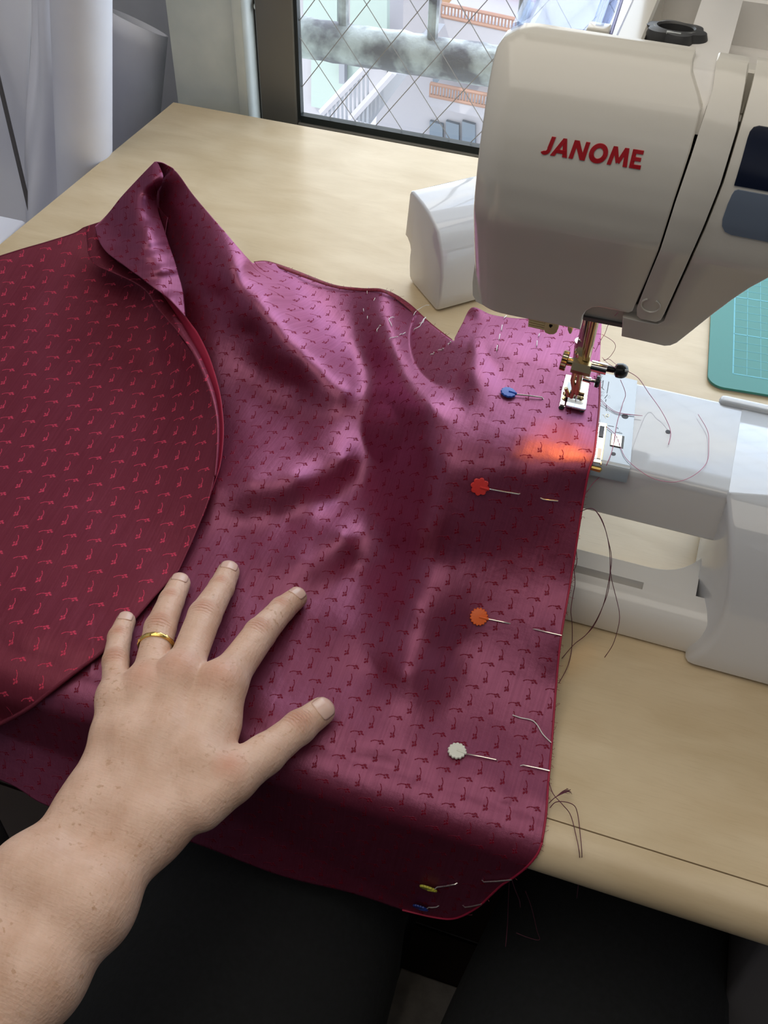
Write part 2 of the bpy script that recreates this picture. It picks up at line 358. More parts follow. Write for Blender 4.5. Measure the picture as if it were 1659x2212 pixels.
box('rubber_seal', (WX0 - .005, WY - .002, -0.01), (WX0 + .0005, WY + .006, WZ1), 'seal', wd)
box('rubber_seal', (WX0, WY - .002, WZ0 - .009), (WX1, WY + .006, WZ0 - .001), 'seal', wd)
gp = box('glass_pane', (WX0, WY + .001, WZ0 - .002), (WX1, WY + .006, WZ1), 'glass', wd)
# wire mesh cast in the glass: two families of diagonal wires
DX, DZ = 0.0485, 0.0640
def isect(u, v): return ony(u, v, WY + .0035)
c0 = isect(792, 10)
bm_w = None
sl = DZ / DX
for fam in (1, -1):
    i = -60
    while i < 60:
        b = c0[2] - fam * sl * c0[0] + i * DZ * 1.0
        i += 1
        pts = []
        for X in (WX0, WX1):
            pts.append((X, fam * sl * X + b))
        (xa, za), (xb, zb) = pts
        t0, t1 = 0.0, 1.0
        dz = zb - za
        for lim, sg in ((WZ0, 1), (WZ1, -1)):
            f0 = sg * (za - lim); f1 = sg * (zb - lim)
            if f0 < 0 and f1 < 0: t0, t1 = 1, 0
            elif f0 < 0: t0 = max(t0, f0 / (f0 - f1))
            elif f1 < 0: t1 = min(t1, f0 / (f0 - f1))
        if t1 - t0 < 0.01: continue
        P = [(xa + (xb - xa) * t, WY + .0035, za + dz * t) for t in (t0, t1)]
        tube('glass_wire', P, 0.00042, 'wire', wd, 4)

# ---------------------------------------------------------------- outside
M['rust'] = noisy(mat('weathered_pipe', (0.3, 0.31, 0.31), 0.85), (0.22, 0.22, 0.25), (0.70, 0.74, 0.73), 26, bump=1.0, dist=.006, lo_=.42, hi_=.60)
M['ext_white'] = mat('ext_white', (0.30, 0.285, 0.30), 0.9); M['ext_grey'] = mat('ext_grey', (0.20, 0.205, 0.225), 0.9)
M['ext_green'] = mat('ext_green', (0.26, 0.31, 0.28), 0.6); M['ext_wood'] = mat('ext_wood', (0.36, 0.21, 0.12), 0.8)
M['ext_mag'] = mat('ext_mag', (0.40, 0.12, 0.20), 0.8); M['ext_glass'] = mat('ext_glass', (0.10, 0.125, 0.155), 0.2); M['ext_brown'] = mat('ext_brown', (0.26, 0.15, 0.11), 0.8)
PY_ = 1.14
a = (ony(648, 42, PY_) + ony(651, 118, PY_)) / 2; b = (ony(1066, 101, PY_) + ony(1049, 182, PY_)) / 2
rl = thing('window_guard_rail', (a[0], PY_, a[2]), 'thick weathered grey railing pipe just outside the wired window', 'railing')
dv = (b - a) / np.linalg.norm(b - a); A_ = a - dv * .085; B_ = a + dv * 1.75
bm = bmesh.new(); N_ = 160; add_tube(bm, [A_ + (B_ - A_) * i / N_ for i in range(N_ + 1)], 0.0215, 20)
for v in bm.verts: v.co += Vector((0, random.uniform(-1, 1) * .0006, random.uniform(-1, 1) * .0006 + (random.random() ** 4 * .002 if v.co.z > 0.0 else 0)))
bmobj('rail_pipe', bm, 'rust', rl, 180)
for u0, r0 in ((742, .0062), (938, .0062), (1134, .0062), (546, .0062)):
    q = ony(u0, 0, PY_); c = a + dv * ((q[0] - a[0]) / dv[0])
    tube('rail_post', [(q[0], PY_, c[2]), (q[0], PY_, 1.2)], r0, 'rust', rl, 8)
for q in (A_, B_): tube('end_bracket', [(q[0], PY_, q[2]), (q[0], WY + WT - .005, q[2])], .012, 'rust', rl, 8)

def facebox(name, pts, y, th, mt, parent, dy=0.0):
    """upright slab whose front outline is given by photo points on the plane y"""
    P = [ony(u, v, y) for u, v in pts]
    return prism(name, P, (0, 1, 0), th, mt, parent)
YB = 7.0
bd = thing('apartment_block', tuple(ony(950, 300, YB)), 'sunlit white apartment block with wooden balconies seen through the window', 'building')
facebox('wall', [(838, -60), (1500, -60), (1500, 420), (800, 420)], YB, .4, 'ext_white', bd)
def balcony(top, rail0, rail1, barh, mt_back, n=18):
    pass
def rail_px(parent, a, b, hpx, y, n, mt, r=.012, slab='ext_white'):
    A = ony(*a, y); B = ony(*b, y); a2 = ony(a[0], a[1] + hpx, y); hz = A[2] - a2[2]
    tube('top_rail', [A, B], r * 2, mt, parent, 6); tube('bottom_rail', [A - [0, 0, hz], B - [0, 0, hz]], r * 2, mt, parent, 6)
    for i in range(n + 1):
        P = A + (B - A) * i / n; tube('baluster', [P, P - [0, 0, hz]], r, mt, parent, 5)
facebox('balcony_opening', [(955, -30), (1062, -30), (1062, 28), (955, 8)], YB - .02, .05, 'ext_wood', bd)
facebox('balcony_opening', [(1060, -30), (1160, -30), (1160, 40), (1060, 28)], YB - .02, .05, 'ext_mag', bd)
rail_px(bd, (955, 8), (1130, 45), 26, YB - .5, 24, 'ext_brown', .006)
facebox('balcony_slab', [(950, 34), (1140, 74), (1140, 130), (950, 84)], YB - .5, .5, 'ext_white', bd)
facebox('balcony_opening', [(935, 165), (1060, 185), (1060, 232), (935, 205)], YB - .02, .05, 'ext_glass', bd)
rail_px(bd, (930, 180), (1060, 206), 26, YB - .5, 20, 'ext_brown', .006)
facebox('balcony_slab', [(925, 208), (1080, 240), (1080, 265), (925, 228)], YB - .5, .5, 'ext_white', bd)
for u0 in (928, 963, 998): facebox('window_pane', [(u0, 262), (u0 + 28, 270), (u0 + 28, 330), (u0, 322)], YB - .03, .05, 'ext_glass', bd)
b2 = thing('neighbour_house', tuple(ony(700, 200, 5.5)), 'pale green glazed house with outside staircase, left behind the window', 'building')
facebox('wall', [(560, -60), (836, -60), (836, 160), (760, 300), (560, 300)], 5.9, .3, 'ext_white', b2)
for q in ([(655, -30), (728, -20), (728, 52), (655, 38)], [(756, -20), (836, -10), (836, 74), (756, 58)]): facebox('window_pane', q, 5.86, .05, 'ext_green', b2)
facebox('window_pane', [(672, 128), (780, 142), (700, 236), (672, 230)], 5.86, .05, 'ext_green', b2)
facebox('window_mullion', [(732, 130), (744, 132), (744, 182), (732, 180)], 5.80, .05, 'ext_grey', b2)
facebox('staircase_side', [(759, 256), (850, 158), (880, 162), (800, 268)], 5.3, .7, 'ext_grey', b2)
A = ony(695, 243, 5.2); B = ony(795, 140, 5.2); C_ = ony(759, 256, 5.2); D_ = ony(850, 155, 5.2)
tube('stair_rail', [A, B], .022, 'ext_white', b2, 6); tube('stair_rail', [C_, D_], .022, 'ext_white', b2, 6)
for i in range(12):
    t = i / 11; P = A + (B - A) * t; Q = C_ + (D_ - C_) * t; Q2 = np.array([P[0], P[1], P[2] - .32]); tube('baluster', [P, Q2], .007, 'ext_grey', b2, 5)
g = box('ground', (-14, 2.2, -6.2), (14, 14, -6), 'ext_white'); struct(g)

# ---------------------------------------------------------------- table
tb = thing('sewing_table', (0.1, 0.6, FZ), 'pale birch veneer desk under the sewing machine and red brocade', 'table')
yf, yb, yn = 0.279, 0.9195, 0.262; tt = 0.032
def xl(y): return -0.5232 + (y - 0.9195) * (-0.5232 + 0.5428) / (0.9195 - 0.6373)
XR = 0.95
vs = []; fs = []
mesh('table_top', [(xl(yf), yf, 0), (XR, yf, 0), (XR, yb, 0), (xl(yb), yb, 0), (xl(yf), yf, -tt), (XR, yf, -tt), (XR, yb, -tt), (xl(yb), yb, -tt)],
     [(0, 1, 2, 3), (4, 5, 6, 7), (0, 1, 5, 4), (1, 2, 6, 5), (2, 3, 7, 6), (3, 0, 4, 7)], 'birch', tb)
prof = [(yf - .0006, -.0004)] + [(yf - .004 - .016 * math.sin(t), -.0004 - .016 + .016 * math.cos(t)) for t in np.linspace(0.0, PI, 14)] + [(yf - .0006, -tt)]
vs = []; n_ = len(prof)
for X in (xl(yf), XR):
    for (y, z) in prof: vs.append((X, y, z))
fs = [(i, (i + 1) % n_, n_ + (i + 1) % n_, n_ + i) for i in range(n_)] + [tuple(range(n_)), tuple(range(n_, 2 * n_))]
mesh('front_edge', vs, fs, 'birch', tb)
lx = ony(1621, 2060, .30)[0]
box('leg', (lx, .295, FZ), (lx + .06, .345, -tt), 'leg', tb, .004)
box('leg', (XR - .08, .295, FZ), (XR - .02, .345, -tt), 'leg', tb, .004)
box('leg', (XR - .08, .84, FZ), (XR - .02, .89, -tt), 'leg', tb, .004); box('leg', (-.49, .84, FZ), (-.43, .89, -tt), 'leg', tb, .004); box('leg', (-.53, .315, FZ), (-.47, .345, -tt), 'leg', tb, .004)
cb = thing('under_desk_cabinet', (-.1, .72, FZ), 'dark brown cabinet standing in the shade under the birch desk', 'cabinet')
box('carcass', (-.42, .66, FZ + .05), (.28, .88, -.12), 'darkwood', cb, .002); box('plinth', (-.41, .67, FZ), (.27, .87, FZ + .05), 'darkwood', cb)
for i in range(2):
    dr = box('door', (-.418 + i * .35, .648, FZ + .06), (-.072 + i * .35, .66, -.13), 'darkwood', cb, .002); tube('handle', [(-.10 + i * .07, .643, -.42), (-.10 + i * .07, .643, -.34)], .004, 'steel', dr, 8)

# ---------------------------------------------------------------- cutting mat
def cutmat():
    c = onz(1526, 838); tdir = (onz(1536, 640) - c); tdir /= np.linalg.norm(tdir); rd = np.array([tdir[1], -tdir[0], 0])
    Wd, Hd = .45, .262; th = .003
    t = thing('cutting_mat', tuple(c), 'green self-healing cutting mat with pale blue grid behind the machine', 'cutting mat')
    def P(a, b, z): return c + rd * a + tdir * b + [0, 0, z]
    def rr(rad, z, ins=0):
        out = []
        for (cx, cy, a0) in ((rad, rad, PI), (Wd - rad, rad, 1.5 * PI), (Wd - rad, Hd - rad, 0), (rad, Hd - rad, .5 * PI)):
            for k in range(7): an = a0 + k * PI / 12; out.append(P(cx + (rad - ins) * math.cos(an), cy + (rad - ins) * math.sin(an), z))
        return out
    prism('mat_sheet', rr(.012, .0008), (0, 0, 1), .0022, mat('mat_green', (0.035, 0.24, 0.21), 0.45), t, .0004, 1)
    prism('mat_base', rr(.0125, 0.0001), (0, 0, 1), .0008, mat('mat_back', (0.35, 0.33, 0.27), 0.6), t)
    gm = mat('mat_grid', (0.14, 0.50, 0.60), 0.5)
    bm = bmesh.new(); bm2 = bmesh.new(); z0 = .0031
    def ln(bm, a0, b0, a1, b1, wd):
        d = np.array([a1 - a0, b1 - b0]); d /= np.linalg.norm(d); nn = np.array([-d[1], d[0]]) * wd / 2
        bm.faces.new([bm.verts.new(Vector(P(a0 + s * nn[0], b0 + s * nn[1], z0))) if k == 0 else bm.verts.new(Vector(P(a1 + s * nn[0], b1 + s * nn[1], z0))) for (k, s) in ((0, 1), (1, 1), (1, -1), (0, -1))])
    i = 0; mx = .018
    while mx + i * .005 < Wd - .018:
        ln(bm, mx + i * .005, mx, mx + i * .005, Hd - mx, .0010 if i % 5 == 0 else .00035) if (i % 2 == 0) else None; i += 1
    i = 0
    while mx + i * .005 < Hd - .018: 
        if i % 2 == 0: ln(bm, mx, mx + i * .005, Wd - mx, mx + i * .005, .0010 if i % 5 == 0 else .00035)
        i += 1
    bmobj('printed_grid', bm, gm, t)
cutmat()

# ---------------------------------------------------------------- accessory box (extension table of the machine)
def accessory_box():
    P0 = onz(893, 616); P1 = onz(943, 675); s = (P1 - P0); s /= np.linalg.norm(s); n = np.array([-s[1], s[0], 0.0])
    if n[0] < 0: n = -n
    raw = [(235, 330), (165, 950), (200, 1000), (235, 1090), (245, 1170), (232, 1280), (228, 1400), (230, 1560), (250, 1620), (300, 1700), (470, 1910), (600, 2070), (625, 2100), (660, 2070), (690, 1900), (720, 1600), (718, 1300), (690, 1100), (655, 900), (600, 770), (520, 620), (430, 490), (340, 380), (275, 305), (250, 300)]
    P = [onpl(850 + a / 6.914, 370 + b / 6.914, P0, np.array([n[0], n[1], 0.0])) for a, b in raw]
    for p in P: p[2] = max(p[2], 0.0006)
    t = thing('accessory_box', tuple((P0 + P1) / 2 + n * .06), 'glossy white sewing machine accessory box set apart behind the fabric', 'box')
    prism('box_shell', P, tuple(n), .135, 'bed', t, .0022, 3, 40)
    q = [p + n * .1352 for p in P]; cpt = sum(q) / len(q)
    prism('end_cap', [cpt + (x - cpt) * .93 for x in q], tuple(n), .002, 'plastic2', t)
accessory_box()

# ---------------------------------------------------------------- sewing machine
sm = thing('sewing_machine', (0.12, 0.48, 0), 'cream white electronic sewing machine with red lettering on its head', 'sewing machine')
PZ = [(.150, .437), (.18, .4315), (.19, .4285), (.21, .4205), (.235, .4095), (.250, .4025), (.256, .4000), (.262, .3985), (.275, .3970), (.285, .3975), (.293, .3990), (.300, .4012), (.307, .4045), (.313, .4085), (.318, .4130), (.322, .4185), (.325, .4245), (.3265, .431), (.327, .46)]
pz = np.array([p[0] for p in PZ]); py = np.array([p[1] for p in PZ])
def fy(z): return float(np.interp(z, pz, py))
def onface(u, v):
    d = ray(u, v); lo_, hi_ = 0.30 / d[1], 0.5 / d[1]
    for _ in range(40):
        t = (lo_ + hi_) / 2; p = O3 + d * t
        if p[1] < fy(p[2]): lo_ = t
        else: hi_ = t
    return O3 + d * lo_
def face_panel(name, outline, yback, mt, lift=0.0, bev=.0025, ytop=None, zcuts=None, seg=3, parent=None, wrapleft=None):
    """outline in (x, z); a solid whose front follows the machine's face profile"""
    bm = bmesh.new(); B = .30
    a = [bm.verts.new((x, 0.0, z)) for x, z in outline]; f = bm.faces.new(a)
    r = bmesh.ops.extrude_face_region(bm, geom=[f]); vs = [g for g in r['geom'] if isinstance(g, bmesh.types.BMVert)]
    bmesh.ops.translate(bm, verts=vs, vec=(0, .1, 0))
    A = set(a)
    es = list({e for v in a for e in v.link_edges if e.other_vert(v) in A})
    if bev: bmesh.ops.bevel(bm, geom=es, offset=bev, segments=seg, profile=0.5, affect='EDGES', clamp_overlap=True)
    zs = [z for x, z in outline]
    for zc in np.arange(min(zs) + .002, max(zs), .003):
        bmesh.ops.bisect_plane(bm, geom=bm.verts[:] + bm.edges[:] + bm.faces[:], plane_co=(0, 0, zc), plane_no=(0, 0, 1))
    if wrapleft:
        x0 = min(x for x, z in outline)
        for k in range(1, 9):
            xc = x0 + wrapleft * (k / 8) ** 1.4
            bmesh.ops.bisect_plane(bm, geom=bm.verts[:] + bm.edges[:] + bm.faces[:], plane_co=(xc, 0, 0), plane_no=(1, 0, 0))
    for v in bm.verts:
        t = v.co.y / .1; yf_ = fy(v.co.z) - lift
        ex = 0.0
        if wrapleft:
            dd = (v.co.x - x0) / wrapleft
            if dd < 1: ex = wrapleft * (1 - math.sqrt(max(0, 1 - (1 - max(dd, 0)) ** 2)))
        d0 = v.co.y if v.co.y < .05 else 0
        if v.co.y > .05: v.co.y = yback
        else: v.co.y = yf_ + d0 + ex * 1.0
    return bmobj(name, bm, mt, parent or sm, 32)
def fo(pts):
    out = []
    for u, v in pts: p = onface(u, v); out.append((p[0], p[2]))
    return out
# top of the head: x,z points that close the outlines above the visible face
cover = fo([(1253, 713), (1180, 698), (1100, 682), (1040, 668), (1024, 661), (1015, 650), (1011, 630), (1010, 570), (1012, 500), (1015, 450), (1022, 380), (1036, 270), (1050, 175), (1057, 140), (1065, 115), (1077, 97), (1093, 84)])
xtl = onface(1090, 92)[0]
cover += [(cover[-1][0] + .004, .3255), (cover[-1][0] + .010, .3262), (onface(1497, 125)[0], .3262)]
cover += fo([(1497, 125), (1494, 158), (1508, 205), (1516, 234), (1490, 330), (1455, 436), (1421, 544), (1396, 606), (1371, 663), (1366, 674), (1357, 677), (1330, 671), (1294, 664), (1280, 665), (1267, 672), (1259, 683)])
face_panel('face_cover', cover[::-1], .4325, 'plastic', 0, .0022, wrapleft=.016)
gs = [(fo([(1549, 140)])[0][0] , .3258), (fo([(1616, 140)])[0][0], .3258)]
strip = fo([(1548, 130), (1540, 190), (1524, 240), (1493, 338), (1459, 437), (1427, 538), (1400, 603), (1376, 664), (1376, 680), (1384, 687), (1417, 694), (1428, 690), (1436, 675), (1470, 600), (1493, 548), (1516, 497), (1556, 397), (1592, 278), (1610, 179), (1615, 140)])
strip = [gs[1], gs[0]] + strip
face_panel('thread_guide_cover', strip, .4325, 'plastic', 0.0008, .0015)
arm = fo([(1634, 140), (1624, 185), (1598, 278), (1562, 397), (1522, 497), (1499, 548), (1470, 612), (1442, 674), (1434, 694), (1420, 701), (1382, 694), (1345, 685), (1342, 727), (1400, 740), (1435, 748), (1448, 747), (1462, 741), (1500, 711), (1540, 679), (1580, 649), (1620, 622), (1659, 601)])
arm += [(.055, .243), (.08, .2475), (.105, .248), (.16, .245), (.19, .235), (.205, .215), (.212, .19), (.214, .13), (.30, .13), (.30, .3262), (fo([(1633, 140)])[0][0], .3262)]
face_panel('arm_housing', arm, .4325, 'plastic', 0, .003)
# inner black body seen through the two slots
xb = cover[0][0]
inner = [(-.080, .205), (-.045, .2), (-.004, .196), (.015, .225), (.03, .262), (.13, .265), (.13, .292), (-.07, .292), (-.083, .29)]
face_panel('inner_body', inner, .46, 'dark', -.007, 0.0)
# light channel wall behind the cover's cut corner
p = fo([(1498, 118), (1548, 122), (1536, 200), (1524, 238), (1505, 300), (1498, 210)])
face_panel('channel_wall', [(p[0][0] - .004, .3235), (p[1][0] + .004, .3235), (p[1][0] + .003, p[2][1])] + p[3:5] + [(p[4][0] - .004, p[4][1])], .50, 'plastic2', -.0035, 0)
# recessed block behind the notch where the bars come out
nt = fo([(1250, 655), (1400, 680), (1350, 722), (1256, 702)])
face_panel('needle_bar_housing', nt, .50, 'plastic', -.006, .001)
nb = fo([(1256, 696), (1344, 713), (1343, 720), (1256, 703)])
face_panel('housing_lip', nb, .49, 'leg', -.0045, 0)
# underside and rear of the head
bm = bmesh.new()
add_box(bm, (-.080, .431, .203), (-.047, .545, .272), .006, 4); add_box(bm, (-.060, .431, .200), (.0, .545, .299), .003, 3); add_box(bm, (-.01, .431, .255), (.30, .575, .299), .003, 3)
bmobj('rear_housing', bm, 'plastic')
bpy.data.objects['rear_housing'].parent = sm; bpy.data.objects['rear_housing'].matrix_parent_inverse = Matrix.Translation(-Vector(sm.location))
# top deck with open lid
zt = .3265
bm = bmesh.new()
add_box(bm, (-.046, .432, zt - .032), (.30, .56, zt - .026))                     # sunken deck
add_box(bm, (-.046, .505, zt - .032), (.30, .512, zt - .006), .001, 1)
bmobj('top_deck', bm, 'plastic2', sm)
bm = bmesh.new(); add_box(bm, (-.047, .432, zt - .026), (-.036, .545, zt - .001), .001, 1); add_box(bm, (.002, .438, zt - .026), (.016, .446, zt - .008), .001, 1)
bmobj('deck_rib', bm, 'plastic', sm)
tube('bobbin_spring', [(.034 + .004 * math.cos(a_), .458 + .0015 * a_ / 6, zt -.006 + .004 * math.sin(a_)) for a_ in np.linspace(0, 18, 60)], .0005, 'steel', sm, 6)
# the raised lid behind
ldp = box('open_lid', (-.05, .562, zt - .01), (.30, .572, zt + .15), 'plastic2', sm, .003)
box('lid_hinge', (-.045, .548, zt - .012), (-.030, .566, zt + .006), 'plastic', ldp, .002)
pA = ony(1555, -4, .561); pB = ony(1655, 14, .561)
box('stitch_chart', (pA[0], .5608, pA[2] - .001), (pA[0] + .16, .562, pA[2] + .10), 'bluepanel', ldp)
# clear thread-spool door standing at the left
q = [onz(1125, 62, zt), onz(1288, 78, zt)]
y_c = .452
cl = []
for (u, v, y) in ((1118, 62, .430), (1292, 76, .440), (1340, -60, .520), (1180, -80, .520)): cl.append(ony(u, v, y))
nn = np.cross(cl[1] - cl[0], cl[3] - cl[0]); nn /= np.linalg.norm(nn)
prism('clear_cover', cl, nn, .0018, 'clear', sm, .0004, 1)
tube('cover_rim', [cl[0], cl[3]], .0028, 'clear', sm, 8); tube('cover_rim', [cl[0] + [.003, 0, 0], cl[3] + [.004, 0, 0]], .0008, mat('rim_blue', (.12, .16, .45), .3), sm, 6)
tube('cover_rim', [cl[1], cl[2]], .0028, 'clear', sm, 8)
sp1 = [ony(1292, 72, .44), ony(1327, -30, .49)]
tube('spool_pin', sp1, .0036, 'clear', sm, 10); tube('spool_pin_edge', [sp1[0] + [.005, 0, 0], sp1[1] + [.005, 0, 0]], .0007, mat('pin_purple', (.13, .10, .38), .3), sm, 6)
b_ = sp1[0]; box('pin_foot', (b_[0] - .0045, b_[1] - .004, b_[2] - .004), (b_[0] + .0045, b_[1] + .004, b_[2] + .003), 'plastic', sm, .0008, 2)
# pressure dial
dc = onz(1461, 96, zt - .009)
def dial():
    cz = zt - .0065; cx, cy, _q = onz(1460, 62, cz + .0055); TM = Matrix.Translation((cx, cy, cz)) @ Matrix.Rotation(-.15, 4, 'X') @ Matrix.Translation((-cx, -cy, -cz))
    bm = bmesh.new(); N = 72; rings = []
    for (s, h) in ((1.02, -.016), (1.0, -.014), (1.0, .003), (.93, .0055), (.62, .0062), (.56, .0055), (.50, -.004), (.0, -.005)):
        ring = []
        for k in range(N):
            a_ = 2 * PI * k / N; lob = abs(math.cos(3 * (a_ + .25))); rad = .0126 * (1 + (.20 * (lob - .6) if s > .7 else 0)) * s if s > 0 else 1e-5
            ring.append(bm.verts.new((cx + rad * math.cos(a_), cy + rad * math.sin(a_), cz + h)))
        rings.append(ring)
    for a_, b_ in zip(rings[:-1], rings[1:]):
        for k in range(N): bm.faces.new((a_[k], a_[(k + 1) % N], b_[(k + 1) % N], b_[k]))
    bmesh.ops.transform(bm, matrix=TM, verts=bm.verts[:])
    o = bmobj('dial_body', bm, 'dial', sm, 30)
    for a0, a1 in ((.5, 1.1), (2.2, 3.9), (5.2, 6.2)):
        tube('dial_marking', [TM @ Vector((cx + .0088 * math.cos(t), cy + .0088 * math.sin(t), cz + .0058)) for t in np.linspace(a0, a1, 12)], .00025, 'whiteprint', o, 5)
    box('dial_marking', (cx - .0028, cy - .0102, cz + .0052), (cx + .0028, cy - .0082, cz + .0060), 'whiteprint', o, M4=TM)
    lathe('dial_collar', [(.0128, 0), (.0128, .004), (.0120, .005)], (cx, cy, zt - .0258), (0, 0, 1), 'brass', sm, 32)
dial()
# screen and panel on the arm
def onface_poly(name, pts, off, mt, parent=sm, extra=None):
    pl = fo(pts) + (extra or [])
    bm = bmesh.new(); a = [bm.verts.new((x, 0, z)) for x, z in pl]; f = bm.faces.new(a)
    zs = [z for x, z in pl]
    for zc in np.arange(min(zs) + .002, max(zs), .003): bmesh.ops.bisect_plane(bm, geom=bm.verts[:] + bm.edges[:] + bm.faces[:], plane_co=(0, 0, zc), plane_no=(0, 0, 1))
    r = bmesh.ops.extrude_face_region(bm, geom=bm.faces[:]); vv = [g for g in r['geom'] if isinstance(g, bmesh.types.BMVert)]
    bmesh.ops.translate(bm, verts=vv, vec=(0, .001, 0))
    for v in bm.verts: v.co.y += fy(v.co.z) - off
    return bmobj(name, bm, mt, parent, 32)
lc = fo([(1588, 401)])[0]; lt = fo([(1634, 271)])[0]
onface_poly('display', [(1586, 399), (1588, 392), (1602, 345), (1615, 297), (1620, 283), (1628, 274), (1640, 271)], .0006, 'lcd', extra=[(.10, lt[1] + .0005), (.10, lc[1] + .0002)])
b0 = fo([(1586, 409)])[0]; b1 = fo([(1580, 508)])[0]
onface_poly('button_panel', [(1595, 409), (1587, 411), (1581, 420), (1572, 440), (1561, 472), (1560, 487), (1566, 499), (1580, 506)], .0006, 'bluepanel', extra=[(.10, b1[1]), (.10, b0[1])])
# embossed thread cutter sign
pc = onface(1406, 657); bm = bmesh.new()
ring = [Vector((pc[0] + .0042 * math.sin(t), 0, pc[2] + .0048 * math.cos(t))) for t in np.linspace(.5, 2 * PI - .5, 20)]
for v in ring: v.y = fy(v.z) - .0012
add_tube(bm, ring, .0004, 6); bmobj('embossed_symbol', bm, 'plastic', sm)

# lettering
def lettering():
    # each letter: polygons in a box of its own width, height 0..1
    L = []
    def arc(cx, cy, rx, ry, a0, a1, n): return [(cx + rx * math.cos(a0 + (a1 - a0) * i / n), cy + ry * math.sin(a0 + (a1 - a0) * i / n)) for i in range(n + 1)]
    L.append((0.52, [[(.30, 1), (.55, 1), (.55, .30)] + arc(.26, .28, .29, .30, 0, -PI * .80, 14)[1:] + arc(.22, .30, .10, .12, -PI * .62, 0, 8) + [(.30, .40)]]))
    L.append((1.0, [[(.40, 1), (.62, 1), (.50, .62), (.26, 0), (.0, 0)], [(.40, 1), (.62, 1), (1.0, 0), (.72, 0)], [(.24, .36), (.78, .36), (.84, .18), (.18, .18)]]))
    L.append((.98, [[(0, 0), (0, 1), (.25, 1), (.25, 0)], [(0, 1), (.30, 1), (.95, 0), (.66, 0)], [(.70, 0), (.70, 1), (.95, 1), (.95, 0)]]))
    o_ = arc(.55, .5, .55, .54, 0, 2 * PI, 40); i_ = arc(.55, .5, .27, .30, 0, 2 * PI, 40)
    L.append((1.10, [[o_[k], o_[k + 1], i_[k + 1], i_[k]] for k in range(40)]))
    L.append((1.22, [[(0, 0), (.12, 1), (.36, 1), (.24, 0)], [(.12, 1), (.38, 1), (.68, .22), (.50, .12)], [(.82, 1), (1.08, 1), (.70, .12), (.52, .22)], [(.84, 1), (1.08, 1), (1.20, 0), (.94, 0)]]))
    L.append((.62, [[(0, 0), (0, 1), (.25, 1), (.25, 0)], [(.1, 1), (.66, 1), (.66, .80), (.1, .80)], [(.1, .60), (.60, .60), (.60, .41), (.1, .41)], [(.1, .20), (.68, .20), (.68, 0), (.1, 0)]]))
    gap = .09; tot = sum(w_ for w_, _ in L) + gap * 5; x = 0; TL, TR, BL, BR = (1182, 293), (1390, 325), (1166, 331), (1381, 365)
    bm = bmesh.new()
    for w_, polys in L:
        for pl in polys:
            vs = []
            for (a, b) in pl:
                s_ = (x + a) / tot; u_ = (BL[0] * (1 - s_) + BR[0] * s_) * (1 - b) + (TL[0] * (1 - s_) + TR[0] * s_) * b
                v_ = (BL[1] * (1 - s_) + BR[1] * s_) * (1 - b) + (TL[1] * (1 - s_) + TR[1] * s_) * b
                p = onface(u_, v_); vs.append(bm.verts.new((p[0], fy(p[2]) - .0004, p[2])))
            bm.faces.new(vs)
        x += w_ + gap
    bmesh.ops.triangulate(bm, faces=bm.faces)
    r = bmesh.ops.extrude_face_region(bm, geom=bm.faces[:]); bmesh.ops.translate(bm, verts=[g for g in r['geom'] if isinstance(g, bmesh.types.BMVert)], vec=(0, .0006, 0))
    bmobj('brand_lettering', bm, 'red', sm)
lettering()

# free arm, base, bed
ZA = .100; YA0, YA1 = .4365, .5135
bm = bmesh.new(); add_box(bm, (-.087, YA0, .0615), (.33, YA1, ZA), .004, 4); bmobj('free_arm', bm, 'bed', sm)
# raised lip at the back right of the bed
lp = onz(1556, 850, ZA); box('bed_lip', (lp[0], YA1 - .005, ZA - .004), (.33, YA1 + .004, ZA + .0020), 'bed', sm, .003, 3)
# base under the arm with its finger slot
bm = bmesh.new()
add_box(bm, (-.080, .4075, .002), (.070, .52, .0235), .0)
xs0 = onz(1387, 1275, .03)[0]
def plate(bm, prof, x0, x1):
    n_ = len(prof); v0 = [bm.verts.new((x0, y, z)) for y, z in prof]; v1 = [bm.verts.new((x1, y, z)) for y, z in prof]
    bm.faces.new(v0[::-1]); bm.faces.new(v1)
    for i in range(n_): bm.faces.new((v0[i], v0[(i + 1) % n_], v1[(i + 1) % n_], v1[i]))
bm.free(); bm = bmesh.new()
bz = .0295
fp = [(.4055, .002), (.4045, .006), (.405, .018), (.407, .0235), (.4105, .0275), (.4145, bz), (.4185, bz + .0005), (.4185, .010), (.4185, .002)]
plate(bm, fp, -.080, .068)
plate(bm, [(.4185, .002), (.4185, .0235), (.4235, .0235), (.4235, .002)], -.080, xs0)
plate(bm, [(.4185, .002), (.4185, bz + .0005), (.4235, bz + .001), (.4235, .002)], xs0, .068)
# rear strip whose inner edge curves up at the right
n_ = 30; top = []; 
for i in range(n_ + 1):
    X = -.080 + .133 * i / n_; c = max(0, (X - .020) / .033); yb_ = .4370 + .018 * c ** 3; top.append((X, yb_))
vA = [bm.verts.new((X, .4235, bz + .001)) for X, y in top]; vB = [bm.verts.new((X, y - .001, bz + .001)) for X, y in top]; vC = [bm.verts.new((X, y, bz)) for X, y in top]
vD = [bm.verts.new((X, y, .002)) for X, y in top]; vE = [bm.verts.new((X, .4235, .002)) for X, y in top]
for i in range(n_):
    for a_, b_ in ((vA, vB), (vB, vC), (vC, vD), (vD, vE), (vE, vA)): bm.faces.new((a_[i], a_[i + 1], b_[i + 1], b_[i]))
bm.faces.new((vA[0], vB[0], vC[0], vD[0], vE[0])); bm.faces.new((vA[-1], vB[-1], vC[-1], vD[-1], vE[-1]))
bmobj('machine_base', bm, 'plastic2', sm, 30)
